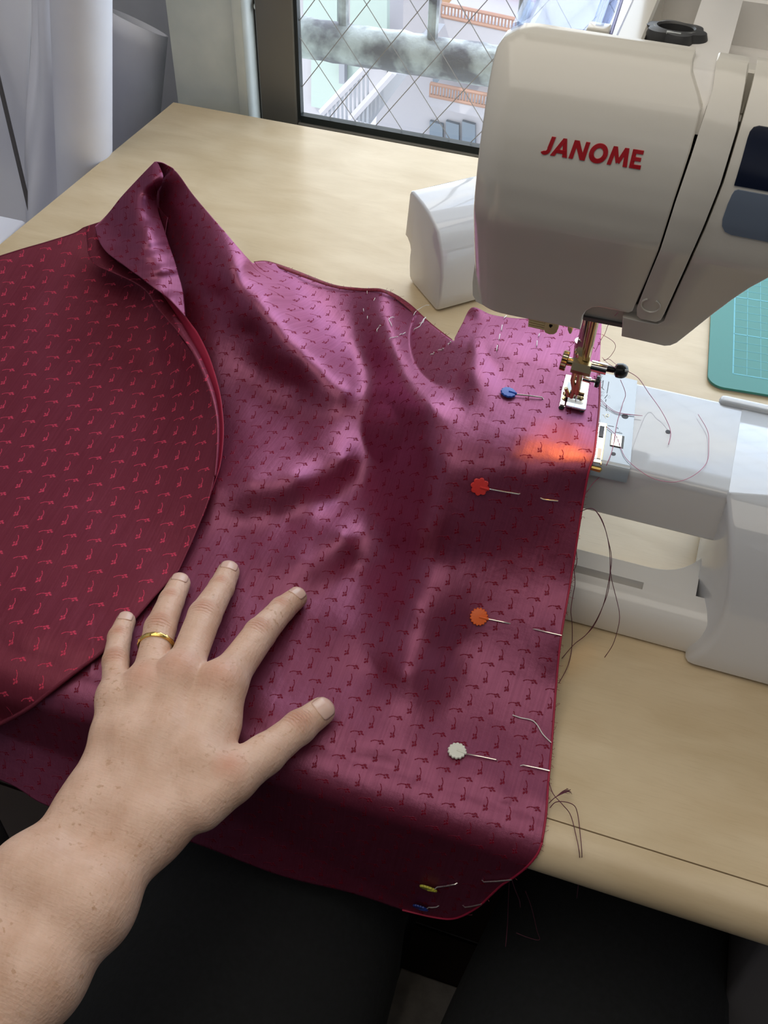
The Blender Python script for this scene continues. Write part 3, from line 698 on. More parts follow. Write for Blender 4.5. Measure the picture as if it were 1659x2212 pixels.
box('base_foot', (-.03, .42, 0), (-.01, .435, .0025), 'black', sm); box('base_foot', (.10, .42, 0), (.12, .44, .0035), 'black', sm); box('base_foot', (.28, .52, 0), (.30, .54, .0035), 'black', sm)
# right bed block with bulging front, lofted along z from the table up
def block():
    bm = bmesh.new(); prev = None; rings = []
    lev = []
    left = [(1480, 1440, .003), (1488, 1430, .008), (1512, 1405, .016), (1540, 1365, .028), (1561, 1320, .042), (1572, 1262, .058), (1578, 1200, .074), (1578, 1140, .087), (1575, 1095, .095), (1571, 1072, .0985)]
    yfr = [.3975, .3965, .3965, .398, .401, .405, .4105, .418, .427, .4345]
    for (u, v, z), y0_ in zip(left, yfr):
        X = onz(u, v, z)[0]; X = float(X)
        rr_ = .003; ring = [(.0535, .51), (.0535, .45)]
        ring = [(.0525, .5135), (.0525, max(.4385, y0_ + .012)), (X - .0008, y0_ + .0035), (X + .001, y0_ + .0008), (X + .004, y0_), (.335, y0_), (.342, y0_ + .01), (.342, .5135)]
        rings.append([bm.verts.new((a_, b_, z)) for a_, b_ in ring])
    ring = [(.0525, .5115), (.0525, .4385), (.0535, .4375), (.0545, .4370), (.056, .4368), (.333, .437), (.339, .446), (.339, .5115)]
    rings.append([bm.verts.new((a_, b_, ZA + .0002)) for a_, b_ in ring])
    for a_, b_ in zip(rings[:-1], rings[1:]):
        n_ = len(a_)
        for k in range(n_): bm.faces.new((a_[k], a_[(k + 1) % n_], b_[(k + 1) % n_], b_[k]))
    bm.faces.new(rings[0][::-1]); bm.faces.new(rings[-1])
    bmobj('bed_block', bm, 'bed', sm, 50)
block()
# column at the right
bm = bmesh.new(); add_box(bm, (.215, .425, .09), (.338, .575, .3262), .012, 4); bmobj('column', bm, 'plastic', sm)
bm = bmesh.new(); add_lathe(bm, [(.03, 0), (.032, .003), (.032, .018), (.028, .022)], (.339, .50, .27), (1, 0, 0), 40); bmobj('hand_wheel', bm, 'plastic2', sm)

# needle plate
def plate_part():
    P = [onz(1250, 795, ZA), onz(1376, 825, ZA), onz(1360, 1016, ZA), onz(1215, 985, ZA)]
    c = sum(P) / 4; x = P[1] - P[0]; 
    Q = [p * [1, 1, 0] + [0, 0, ZA + .0002] for p in P]
    o = prism('needle_plate', [q - [0, 0, .003] for q in Q], (0, 0, 1), .0038, 'plate', sm, 0)
    # front folded edge
    a = Q[2]; b = Q[3]
    prism('plate_front_edge', [a + [0, 0, .0006], b + [0, 0, .0006], b + [0, -.004, -.006], a + [0, -.004, -.006]], (0, 1, .6), .002, 'plate', o)
    zt_ = ZA + .00085
    def mk(pts, wd=.0003, nm='engraved_mark', mt='mark'): tube(nm, [onz(u, v, zt_) for u, v in pts], wd, mt, o, 5)
    mk([(1303, 822), (1301, 838)]); mk([(1315, 825), (1311, 850)]); mk([(1301, 840), (1305, 842)]); mk([(1312, 853), (1306, 861)])
    for (cx_, cy_) in ((1305, 846), (1303, 853), (1316, 858)):
        tube('engraved_mark', [onz(cx_ + 2.6 * math.cos(t), cy_ + 2.6 * math.sin(t), zt_) for t in np.linspace(0, 5.6, 10)], .0002, 'mark', o, 4)
    mk([(1309, 863), (1308, 868)]); mk([(1310, 876), (1309, 884)]); mk([(1309, 886), (1311, 888)])
    tube('engraved_mark', [onz(1312 + 3 * math.cos(t), 898 + 3 * math.sin(t), zt_) for t in np.linspace(0, 6.2, 12)], .0003, 'brass', o, 5)
    for k in range(4): mk([(1301 + k * 2, 896 + k * 2), (1305 + k * 1.5, 897 + k * 2.5)], .00025, mt='brass')
    mk([(1313, 920), (1326, 922)]); mk([(1331, 925), (1334, 924), (1335, 927)]); mk([(1330, 934), (1344, 937), (1337, 933)])
    lathe('plate_hole', [(.0019, 0), (.0019, .0003)], onz(1350, 900, zt_), (0, 0, 1), 'mark', o, 20)
    lathe('plate_hole', [(.0013, 0), (.0013, .0003)], onz(1325, 981, zt_), (0, 0, 1), 'mark', o, 20)
    c4 = [onz(u, v, zt_) for u, v in ((1320, 937), (1349, 943), (1346, 970), (1317, 964))]
    w_ = prism('window_slot', c4, (0, 0, 1), .0002, 'black', o)
    for k in range(6):
        s = .10 + k * .13; a = c4[0] * (1 - s) + c4[1] * s; b = c4[3] * (1 - s) + c4[2] * s
        tube('feed_tooth', [a * .95 + b * .05 + [0, 0, .0003], b * .95 + a * .05 + [0, 0, .0003]], .0006, 'steel', w_, 5)
    # bobbin cover slide left of the window
    c5 = [onz(u, v, zt_) for u, v in ((1290, 914), (1309, 917), (1297, 1002), (1280, 999))]
    bc = prism('bobbin_cover', c5, (0, 0, 1), .0008, 'chrome', o, .0002, 1)
    c6 = [onz(u, v, zt_ + .0009) for u, v in ((1296, 920), (1306, 922), (1303, 945), (1293, 943))]
    prism('cover_window', c6, (0, 0, 1), .0003, 'mark', bc)
    c6 = [onz(u, v, zt_ + .0009) for u, v in ((1292, 968), (1300, 970), (1297, 992), (1289, 990))]
    prism('cover_window', c6, (0, 0, 1), .0003, 'plastic2', bc)
    tube('plate_rim', [onz(1310, 916, zt_), onz(1307, 940, zt_), onz(1298, 1004, zt_)], .0005, 'brass', o, 6)
    g1 = onz(1298, 1008, ZA - .002); box('latch', (g1[0] - .006, g1[1] - .003, ZA - .006), (g1[0] + .001, g1[1] + .001, ZA - .001), 'gold', o, .0008, 1)
    lathe('bed_hole', [(.0014, 0), (.0014, .0003)], onz(1443, 933, ZA), (0, 0, 1), 'mark', sm, 20)
plate_part()

# presser foot and needle assembly
NY = .4745
def AN(u, v, y=NY): return ony(u, v, y)
pf = sm
tube('presser_bar', [AN(1273, 668, NY + .003), AN(1259, 745, NY + .003), AN(1251, 800, NY + .003)], .0031, 'chrome', pf, 16)
tube('needle_bar', [AN(1288, 680, NY - .002), AN(1266, 775, NY - .002)], .0023, 'brass', pf, 12)
tube('bar_guide', [AN(1256, 736, NY + .004), AN(1250, 790, NY + .004)], .0036, 'chrome', pf, 14)
tube('needle_clamp', [AN(1262, 764), AN(1257, 797)], [.0036, .0042], 'brass', pf, 8)
pc1, pc2 = AN(1234, 783), AN(1282, 797)
bm = bmesh.new(); add_tube(bm, [AN(1222, 779, NY - .004), AN(1238, 783, NY - .004)], .0024, 12); bmobj('clamp_shaft', bm, 'brass', pf)
ax = (AN(1222, 779, NY - .004) - AN(1212, 776, NY - .004)); ax /= np.linalg.norm(ax)
bm = bmesh.new(); n_ = 40; org = AN(1213, 777, NY - .004)
xx, yy_, dd = frame_from(ax); rings = []
for h in (0, .0004, .0030, .0034):
    rings.append([bm.verts.new(Vector(org) + dd * h + (xx * math.cos(2 * PI * k / n_) + yy_ * math.sin(2 * PI * k / n_)) * ((.0053 if h in (.0004, .0030) else .0046) * (1 + (.05 if k % 2 else -.03)))) for k in range(n_)])
for a_, b_ in zip(rings[:-1], rings[1:]):
    for k in range(n_): bm.faces.new((a_[k], a_[(k + 1) % n_], b_[(k + 1) % n_], b_[k]))
bm.faces.new(rings[0]); bm.faces.new(rings[-1]); bmobj('foot_screw', bm, 'brass', pf, 20)
tube('clamp_block', [AN(1236, 788, NY - .005), AN(1278, 799, NY - .005)], .0042, 'brass', pf, 6)
tube('clamp_sleeve', [AN(1277, 790, NY - .005), AN(1311, 798, NY - .005)], .0031, 'chrome', pf, 16)
tube('clamp_thread', [AN(1311, 796, NY - .005), AN(1330, 799, NY - .005)], [.0015] * 2, 'black', pf, 10)
for k in range(7):
    c_ = AN(1313 + 2.2 * k, 796.3 + .4 * k, NY - .005); add = ax * .0003; tube('screw_ridge', [c_ - add, c_ + add], .0018, 'black', pf, 10)
tube('clamp_knob', [AN(1328 + d, 799.5 + d * .12, NY - .005) for d in (0, 4, 9, 16, 22, 27, 29)], [.0025, .0038, .0040, .0041, .0036, .0026, .001], 'black', pf, 20)
bpy.data.objects['clamp_knob'].data.polygons.foreach_set('use_smooth', [True] * len(bpy.data.objects['clamp_knob'].data.polygons))
tube('knob_slot', [AN(1350, 800.5, NY - .0075), AN(1358, 801.5, NY - .0075)], .0007, 'whiteprint', pf, 6)
tube('needle', [AN(1256, 797, NY - .003), AN(1247, 840, NY - .002), AN(1243, 868, NY - .001)], [.0009, .0008, .0003], 'steel', pf, 8)
# ankle
bm = bmesh.new()
for (pts, r) in (([(1243, 800), (1237, 822), (1240, 840), (1234, 858)], .0014), ([(1254, 802), (1250, 826), (1246, 850)], .0016), ([(1237, 812), (1250, 822), (1240, 846)], .0011), ([(1232, 846), (1262, 853)], .0012), ([(1222, 838), (1228, 856)], .0012)):
    add_tube(bm, [AN(u, v, NY - .003) for u, v in pts], r, 8)
bmobj('foot_ankle', bm, 'brass', pf)
zf = ZA + .0035
def fz(u, v, z=zf): return onz(u, v, z)
sole = [(1222, 814), (1273, 824), (1268, 858), (1264, 889), (1256, 888), (1222, 880), (1226, 862), (1221, 860), (1218, 880), (1209, 878), (1213, 848)]
prism('presser_foot', [fz(u, v) for u, v in sole], (0, 0, 1), .0018, 'chrome', pf, .0004, 2)
prism('foot_toe', [fz(u, v, zf - .0012) for u, v in ((1209, 872), (1221, 875), (1220, 882), (1208, 880))], (0, 0, 1), .0012, 'chrome', pf, .0003, 1)
prism('clear_toe', [fz(u, v, zf + .002) for u, v in ((1226, 862), (1268, 869), (1265, 887), (1224, 878))], (0, 0, 1), .0012, 'clear', pf, .0003, 1)
for (u, v) in ((1212, 884), (1256, 890)): lathe('foot_tip', [(.0014, 0), (.0016, .0012), (.001, .002)], fz(u, v, ZA + .0018), (0, 0, 1), 'black', pf, 12)
for k in range(2): prism('foot_insert', [fz(u + k * 24, v + k * 4, zf + .002) for u, v in ((1226, 828), (1236, 830), (1233, 852), (1223, 850))], (0, 0, 1), .0012, 'steel' if k else 'plate', pf, .0003, 1)
tube('pivot_pin', [fz(1220, 852, zf + .0035), fz(1258, 861, zf + .0035)], .0012, 'brass', pf, 8)
for (u, v) in ((1221, 852), (1256, 861)): lathe('pivot_end', [(.0015, 0), (.0016, .001), (.0008, .0018)], fz(u, v, zf + .003), (0, 0, 1), 'brass', pf, 10)
tube('foot_lever', [AN(1259, 817, NY - .002), AN(1276, 822, NY - .002)], .0018, 'chrome', pf, 10)
tube('lever_screw', [AN(1276, 822, NY - .002), AN(1287, 824, NY - .002)], .0009, 'chrome', pf, 8)
lathe('lever_knob', [(.0012, -.0005), (.0033, 0), (.0035, .0016), (.0028, .0024)], AN(1287, 823, NY - .002), ax, 'black', pf, 20)
prism('foot_bracket', [AN(u, v, NY) for u, v in ((1240, 764), (1248, 735), (1262, 740), (1252, 775))], (0, 1, 0), .003, 'chrome', pf, .0005, 1)
# needle threader (cream parts) hanging under the head
ny2 = .462
rb = lambda u, v: ony(u, v, ny2)
for k in range(4):
    o_ = k * 5.0; prism('threader_rib', [rb(1142 - k * .4, 690 + o_ - 3), rb(1177 - k * .4, 698 + o_ - 3), rb(1176 - k * .4, 702 + o_ - 3), rb(1141 - k * .4, 694 + o_ - 3)], (0, 1, 0), .006, 'cream', pf, .0003, 1)
prism('threader_tab', [rb(1178, 690), rb(1207, 697), rb(1205, 712), rb(1202, 719), rb(1196, 723), rb(1186, 723), rb(1177, 719), rb(1174, 712)], (0, 1, 0), .004, 'cream', pf, .0005, 2)
prism('tab_mark', [rb(1187, 700) - [0, .0002, 0], rb(1193, 701) - [0, .0002, 0], rb(1194, 704) - [0, .0002, 0], rb(1189, 708) - [0, .0002, 0], rb(1186, 704) - [0, .0002, 0]], (0, 1, 0), .0003, 'black', pf)
prism('threader_hook', [rb(1226, 706), rb(1236, 708), rb(1236, 716), rb(1233, 722), rb(1229, 721), rb(1226, 713)], (0, 1, 0), .003, 'cream', pf, .0004, 2)
# machine's own work lamp
sl_ = bpy.data.lights.new('work_lamp', 'SPOT'); sl_.energy = 0.32; sl_.color = (1.0, 0.52, 0.10); sl_.spot_size = .62; sl_.spot_blend = .9; sl_.shadow_soft_size = .006
slo = bpy.data.objects.new('work_lamp', sl_); col.objects.link(slo); slo.location = (-.036, .470, .188)
slo.rotation_euler = (Vector((-.038, .443, .10)) - Vector(slo.location)).to_track_quat('-Z', 'Y').to_euler()
slo.parent = sm; slo.matrix_parent_inverse = Matrix.Translation(-Vector(sm.location))

# machine threads
def thr(name, pts, r, mt, parent, k=5): return tube(name, smooth_line(pts, k), r * .62, mt, parent, 5, 180)
def Z(l, z): return [onz(u, v, z) for u, v in l]
zb = ZA + .0016
thr('upper_thread', [onface(1336, 672) - [0, .001, 0], AN(1316, 697, .45), AN(1307, 720, .46), AN(1299, 733, .465), AN(1285, 760, .467)], .00022, 'pink', sm)
thr('upper_thread', [AN(1300, 722, .47), AN(1325, 738, .47), AN(1329, 752, .47), AN(1318, 770, .47), AN(1305, 779, .47)], .00022, 'pink', sm)
thr('upper_thread', [AN(1262, 700, .462), AN(1250, 725, .462), AN(1238, 742, .462), AN(1229, 750, .462)], .0002, 'pink', sm)
thr('upper_thread', [AN(1303, 778, .468), AN(1316, 776, .468), AN(1324, 782, .467), AN(1334, 790, .466)], .0002, 'pink', sm)
thr('upper_thread', [AN(1301, 772, .468), AN(1312, 784, .468), AN(1330, 795, .467)], .0002, 'pink', sm)
lt = thing('pink_thread_tail', tuple(onz(1440, 930, ZA)), 'pink thread running from the black clamp knob across the white bed', 'thread')
thr('thread_strand', [AN(1358, 803, NY - .008), AN(1380, 818, .468), onz(1402, 850, .108), onz(1425, 882, .104), onz(1443, 915, .102), onz(1449, 938, .1012), onz(1444, 960, .1012)], .00030, 'pink', lt)
thr('thread_strand', [onz(1340, 820, .112), onz(1351, 850, .106), onz(1345, 872, .103), onz(1335, 905, zb), onz(1330, 930, zb), onz(1323, 970, zb), onz(1312, 1000, zb), onz(1300, 1025, .092), onz(1280, 1045, .088), onz(1262, 1072, .082)], .00030, 'pink', lt)
lt2 = thing('looped_pink_thread', tuple(onz(1480, 1030, ZA)), 'pink thread looping wide over the white machine bed to its front edge', 'thread')
thr('thread_strand', [onz(1309, 921, zb), onz(1330, 940, zb), onz(1340, 965, zb), onz(1352, 990, zb), onz(1380, 1015, zb), onz(1415, 1035, zb), onz(1460, 1041, zb), onz(1500, 1026, zb), onz(1527, 998, zb), onz(1531, 960, zb), onz(1528, 930, zb), onz(1508, 895, zb)], .00026, 'pink', lt2)
lt3 = thing('paired_pink_thread', tuple(onz(1340, 880, ZA)), 'two fine pink threads lying across the steel needle plate', 'thread')
for d in (0, 4): thr('thread_strand', [onz(1298, 862 + d, zb + .001), onz(1311, 876 + d, zb), onz(1330, 889 + d * .5, zb), onz(1352, 894 + d * .3, zb), onz(1388, 898, zb)], .00022, 'pink', lt3)

# ---------------------------------------------------------------- cloth
class TPS:
    def __init__(s, P, reg=1e-4):
        P = np.array(P, float); s.c = P[:, :2] / 1000.; z = P[:, 2]; n = len(P)
        K = s.k(s.c, s.c) + reg * np.eye(n); Q = np.c_[np.ones(n), s.c]
        A = np.zeros((n + 3, n + 3)); A[:n, :n] = K; A[:n, n:] = Q; A[n:, :n] = Q.T
        s.w = np.linalg.solve(A, np.r_[z, 0, 0, 0])
    def k(s, a, b):
        d2 = ((a[:, None, :] - b[None]) ** 2).sum(-1); return 0.5 * d2 * np.log(d2 + 1e-9)
    def __call__(s, u, v):
        q = np.stack([np.ravel(u), np.ravel(v)], 1) / 1000.; o = np.zeros(len(q))
        for i in range(0, len(q), 4000):
            qq = q[i:i + 4000]; o[i:i + 4000] = s.k(qq, s.c) @ s.w[:-3] + s.w[-3] + qq @ s.w[-2:]
        return o.reshape(np.shape(u))
def poly_at(pts, t):
    P = np.array(smooth_line(pts, 8)); L = np.r_[0, np.cumsum(np.linalg.norm(np.diff(P, axis=0), axis=1))]; L /= L[-1]
    return np.stack([np.interp(t, L, P[:, i]) for i in range(P.shape[1])], -1)
def poly_param(pts, t):       # corners kept (no smoothing)
    P = np.array(pts, float); L = np.r_[0, np.cumsum(np.linalg.norm(np.diff(P, axis=0), axis=1))]; L /= L[-1]
    return np.stack([np.interp(t, L, P[:, i]) for i in range(P.shape[1])], -1)
def coons(T, B, Lf, Rt, nu, nv, sharp_top=False):
    s = np.linspace(0, 1, nu); t = np.linspace(0, 1, nv)
    Tp = (poly_param if sharp_top else poly_at)(T, s); Bp = poly_at(B, s); Lp = poly_at(Lf, t); Rp = poly_at(Rt, t)
    S, TT = np.meshgrid(s, t)
    S = S[..., None]; TT = TT[..., None]
    return (1 - TT) * Tp[None] + TT * Bp[None] + (1 - S) * Lp[:, None] + S * Rp[:, None] - ((1 - S) * (1 - TT) * Tp[0] + S * (1 - TT) * Tp[-1] + (1 - S) * TT * Bp[0] + S * TT * Bp[-1])
def lift(U, V, Zv):
    d = np.stack([U - CX, V - CY, np.full_like(U, F)], -1) @ R.T
    t = (Zv - CH) / d[..., 2]; return O3 + d * t[..., None]
def sheet(name, G, zfun, mt, parent, thick=.0005, skirt=None, uvf=None, smooth=180):
    U, V = G[..., 0], G[..., 1]; Zv = zfun(U, V); W = lift(U, V, Zv); nv, nu = U.shape
    vs = W.reshape(-1, 3); idx = np.arange(nv * nu).reshape(nv, nu)
    fs = np.stack([idx[:-1, :-1], idx[1:, :-1], idx[1:, 1:], idx[:-1, 1:]], -1).reshape(-1, 4)
    vs = vs.tolist(); fs = fs.tolist()
    uv = [(p[0], p[1] + .55 * p[2]) for p in vs] if uvf is None else uvf(W)
    if skirt:      # the sheet goes on down to the table behind its far outline
        for ids in skirt(idx):
            base = len(vs); P0s = [vs[i] for i in ids]
            for p, i in zip(P0s, ids): vs.append([p[0], p[1] + .002, min(.0015, p[2] - .0005)]); uv.append((uv[i][0], uv[i][1] + p[2]))
            for k in range(len(ids) - 1): fs.append([ids[k], ids[k + 1], base + k + 1, base + k])
    me = bpy.data.meshes.new(name); me.from_pydata(vs, [], fs); me.update()
    ul = me.uv_layers.new(name='UVMap'); li = np.zeros(len(me.loops), int); me.loops.foreach_get('vertex_index', li)
    ul.data.foreach_set('uv', np.array(uv)[li].astype(np.float32).ravel())
    o = link(name, me, mt, parent, smooth)
    if thick:
        md = o.modifiers.new('thickness', 'SOLIDIFY'); md.thickness = thick; md.offset = -1
    return o

fab = thing('brocade_fabric', (-.15, .45, 0), 'crimson satin brocade with woven sprigs draped over desk and machine', 'fabric')
ZC = [  # u, v, height of the upper sheet
 (-260, 700, .02), (0, 650, .015), (200, 600, .012), (300, 530, .02), (345, 405, .070), (375, 369, .086), (400, 398, .083), (420, 425, .079), (480, 495, .071), (540, 563, .060),
 (580, 630, .053), (620, 690, .047), (660, 745, .043), (700, 792, .037), (750, 835, .031), (800, 875, .0245),
 (350, 480, .045), (380, 560, .040), (430, 600, .050), (400, 680, .025), (480, 640, .050), (470, 750, .024), (540, 720, .038), (560, 800, .020), (640, 830, .022), (520, 870, .012), (700, 900, .018),
 (570, 567, .020), (600, 600, .016), (640, 587, .004), (640, 650, .018), (680, 700, .018), (720, 617, .004), (720, 740, .018), (770, 800, .018), (690, 650, .008), (740, 680, .008),
 (780, 624, .010), (775, 700, .010), (785, 770, .014), (830, 627, .020), (812, 800, .022), (840, 700, .030), (850, 760, .042), (870, 810, .060), (900, 850, .082), (930, 872, .098), (880, 655, .012), (930, 700, .006), (978, 735, .004),
 (900, 720, .018), (920, 780, .040), (950, 770, .030), (960, 820, .070), (990, 715, .035), (1020, 666, .060), (1000, 740, .070), (1000, 800, .094), (1060, 680, .068), (1128, 689, .074), (1200, 690, .080), (1300, 700, .085), (1060, 760, .092), (1180, 760, .098), (1295, 770, .099),
 (1100, 830, .1015), (1200, 830, .1015), (1293, 850, .1012), (1000, 880, .1015), (1100, 930, .1018), (1200, 930, .1018), (1288, 930, .1014), (950, 930, .0995), (1000, 975, .100), (1100, 990, .1005), (1200, 1000, .1008), (1276, 1000, .1010),
 (910, 960, .088), (905, 1050, .072), (900, 1150, .054), (885, 1300, .034), (868, 1450, .022), (852, 1600, .007),
 (1000, 1060, .085), (1100, 1060, .0865), (1200, 1060, .087), (1262, 1062, .087), (1000, 1200, .050), (1120, 1200, .053), (1243, 1200, .057), (1230, 1280, .042), (1100, 1320, .032), (1214, 1370, .0325), (980, 1400, .018), (1100, 1450, .014), (1202, 1480, .014), (960, 1550, .006), (1100, 1600, .0045), (1192, 1600, .006), (1186, 1700, .004), (1100, 1700, .0035), (960, 1660, .004),
 (830, 950, .026), (835, 1030, .028), (825, 1300, .014), (815, 1450, .008), (800, 1550, .006),
 (480, 930, .010), (560, 940, .014), (640, 960, .016), (450, 1050, .018), (540, 1042, .025), (640, 1026, .026), (740, 990, .022), (430, 1120, .008), (520, 1128, .007), (620, 1120, .007), (730, 1090, .007), (790, 1040, .010),
 (420, 1200, .004), (560, 1200, .008), (650, 1215, .014), (740, 1155, .020), (825, 1110, .022), (560, 1300, .004), (690, 1285, .004), (775, 1225, .005), (850, 1190, .022), (740, 1350, .008), (660, 1400, .005), (740, 1500, .005), (500, 1400, .003), (600, 1500, .003), (400, 1400, .003), (200, 1300, .003), (200, 1000, .003), (0, 1000, .003), (-260, 1100, .003), (0, 1300, .003), (300, 850, .003),
 (-260, 1310, .002), (50, 1408, .002), (225, 1462, .002), (396, 1515, .003), (580, 1572, .003), (767, 1630, .003), (960, 1690, .003), (1090, 1730, .003), (1176, 1755, .003),
 (50, 1440, -.006), (396, 1550, -.006), (767, 1668, -.006), (1000, 1740, -.006), (1100, 1770, -.007), (1178, 1792, -.004),
 (50, 1540, -.040), (250, 1610, -.044), (396, 1660, -.044), (600, 1740, -.048), (767, 1780, -.046), (900, 1820, -.044), (1000, 1830, -.040), (1100, 1835, -.027), (1165, 1838, -.014),
 (-260, 1600, -.085), (0, 1685, -.088), (100, 1740, -.092), (250, 1780, -.092), (400, 1815, -.094), (600, 1890, -.105), (760, 1930, -.108), (900, 1962, -.108), (980, 1970, -.104), (1060, 1935, -.070), (1110, 1896, -.046), (1150, 1862, -.026)]
zA = TPS(ZC, 1.5e-4)
def rest(U, V, off):
    """height where the ray meets what the cloth lies on: desk top, rounded desk edge, drop in front, free arm"""
    d = np.stack([U - CX, V - CY, np.full_like(U, F)], -1) @ R.T
    k = d[..., 1] / d[..., 2]                       # y = k (z - CH)
    z = np.full(U.shape, off); y = k * (z - CH)
    r = .0165 + off; yc, zc_ = .2755, -.0165        # rounded edge
    A = k * k + 1; B = 2 * (k * (k * (0 - CH) - yc) - zc_); C_ = (k * (0 - CH) - yc) ** 2 + zc_ ** 2 - r * r
    disc = B * B - 4 * A * C_; zr = (-B + np.sqrt(np.maximum(disc, 0))) / (2 * A)
    yw = yc - r; zw = yw / k + CH
    e = np.where(disc > 0, np.where(zr > zc_, zr, zw), zw)
    z = np.where(y >= yc, z, np.where(disc > 0, e, zw))
    za_ = .1012 + off * .35; t = (za_ - CH) / d[..., 2]; x = d[..., 0] * t; y = d[..., 1] * t
    dx = np.maximum(0, -.078 - x); dy = np.maximum(0, np.maximum(.446 - y, y - .505)); zr_ = za_ + .0006 - 16 * (dx * dx + dy * dy)
    return np.where(d[..., 2] < 0, z + np.logaddexp(0, (zr_ - z) / .0006) * .0006, z)
def over(z, s, k=.0012): return s + np.logaddexp(0, (z - s) / k) * k
def zmain(U, V):
    z = zA(U, V)
    # small soft wrinkles
    z = z + .0011 * np.sin(U / 63. + V / 190.) * np.exp(-((V - 1250) / 330.) ** 2) * (U > 200) + .0006 * np.sin((U - .5 * V) / 33.) * np.exp(-((U - 650) / 300.) ** 2)
    return over(z, rest(U, V, .0016))
TA = [(-260, 700), (0, 650), (200, 600), (300, 530), (345, 405), (362, 374), (375, 367), (390, 382), (420, 424), (480, 494), (540, 563), (552, 566), (580, 566), (640, 586), (720, 616), (780, 624), (830, 627), (855, 636), (880, 655), (930, 700), (977, 735), (983, 728), (998, 700), (1020, 664), (1060, 679), (1100, 686), (1128, 688), (1200, 690), (1300, 697)]
BA = [(-260, 1600), (0, 1685), (100, 1740), (250, 1780), (400, 1815), (600, 1890), (760, 1930), (870, 1966), (940, 1982), (985, 1984), (1030, 1962), (1060, 1935), (1085, 1912), (1110, 1896), (1140, 1872), (1162, 1845), (1172, 1820)]
LA = [(-260, 700), (-260, 1150), (-260, 1600)]
RA = [(1300, 697), (1296, 780), (1297, 860), (1290, 940), (1284, 985), (1274, 1015), (1265, 1060), (1252, 1140), (1243, 1200), (1230, 1280), (1213, 1380), (1203, 1480), (1194, 1600), (1186, 1690), (1181, 1760), (1172, 1820)]
GA = coons(TA, BA, LA, RA, 420, 420)
sheet('main_panel', GA, zmain, 'brocade', fab, .0005, skirt=lambda idx: [list(idx[0, 20:420])], uvf=lambda W: [(p[0] * 1.0 + .12 * p[1], p[1] * .9 + .75 * p[2]) for p in W.reshape(-1, 3)])
def zs(u, v): return float(zmain(np.array([float(u)]), np.array([float(v)]))[0])
def surf(u, v, off=0.0):
    p = lift(np.array([float(u)]), np.array([float(v)]), np.array([zs(u, v)]))[0]
    if off:
        n = surfn(u, v); p = p + n * off
    return p
def surfn(u, v, e=6):
    a = surf(u + e, v) - surf(u - e, v); b = surf(u, v + e) - surf(u, v - e); n = np.cross(b, a); n /= np.linalg.norm(n)
    return n if n @ (O3 - surf(u, v)) > 0 else -n

# flap lying over the main panel at the left
ZB = [(-260, 640, .012), (0, 552, .018), (100, 522, .024), (190, 489, .032), (280, 540, .030), (370, 640, .030), (60, 640, .016), (200, 600, .010), (300, 690, .004), (150, 760, .004), (330, 800, .005), (384, 718, .030), (400, 800, .022), (420, 770, .034), (450, 840, .034), (420, 900, .022),
      (468, 900, .032), (470, 980, .028), (455, 1060, .022), (420, 1150, .014), (385, 1230, .009), (360, 1050, .012), (200, 950, .006), (0, 850, .008), (0, 1100, .009), (200, 1150, .009), (-260, 1000, .010), (0, 1300, .008), (200, 1300, .008), (320, 1290, .008), (330, 1300, .007), (220, 1410, .008), (120, 1400, .008),
      (-260, 1300, .006), (50, 1408, .006), (-260, 1640, -.07), (0, 1565, -.036), (60, 1530, -.024), (110, 1495, -.010), (150, 1462, .002), (0, 1480, -.014), (180, 1440, .005)]
zB = TPS(ZB, 2e-5)
def zflap(U, V): return over(over(zB(U, V) + .0008 * np.sin(U / 70. - V / 45.), rest(U, V, .0050)), zmain(U, V) + .0012)
TB = [(-260, 640), (0, 552), (100, 522), (160, 503), (190, 489), (240, 505), (300, 545), (370, 640)]
RB = [(370, 640), (384, 718), (420, 770), (450, 840), (466, 900), (469, 970), (456, 1060), (425, 1145), (386, 1232)]
BB = [(-260, 1640), (-100, 1610), (0, 1565), (60, 1533), (100, 1502), (160, 1455), (220, 1410), (280, 1350), (330, 1293), (386, 1232)]
LB = [(-260, 640), (-260, 1150), (-260, 1640)]
GB = coons(TB, BB, LB, RB, 220, 260)
fl_uv = lambda W: [(p[0], p[1] * .95 + .5 * p[2]) for p in W.reshape(-1, 3)]
sheet('folded_flap', GB, zflap, 'brocade_b', fab, .0008, skirt=lambda idx: [list(idx[0, :])], uvf=fl_uv)
# lobe standing up at the back, rolled over
def loft(name, A, B, mt, n1=60, n2=12, bulge=0.0, parent=None, thick=.0005, uvf=None, skirt=None):
    a = poly_at(A, np.linspace(0, 1, n1)); b = poly_at(B, np.linspace(0, 1, n1)); t = np.linspace(0, 1, n2)[:, None, None]
    G = (1 - t) * a[None] + t * b[None]; G[..., 2] += bulge * np.sin(PI * np.linspace(0, 1, n2))[:, None]
    return sheet(name, G[..., :2], lambda U, V: G[..., 2], mt, parent or fab, thick, skirt, uvf)
ZL = [(334, 350, .092), (342, 354, .092), (300, 385, .080), (262, 425, .066), (225, 470, .046), (205, 488, .044), (214, 520, .048), (250, 560, .052), (295, 593, .055), (328, 618, .055), (364, 644, .054), (400, 682, .048),
      (350, 386, .088), (340, 414, .070), (344, 464, .060), (366, 531, .056), (386, 593, .052), (398, 640, .048), (300, 450, .072), (280, 500, .062), (320, 500, .070), (310, 560, .062), (350, 580, .060), (250, 500, .050), (330, 400, .084), (365, 620, .052)]
zL = TPS(ZL, 2e-5)
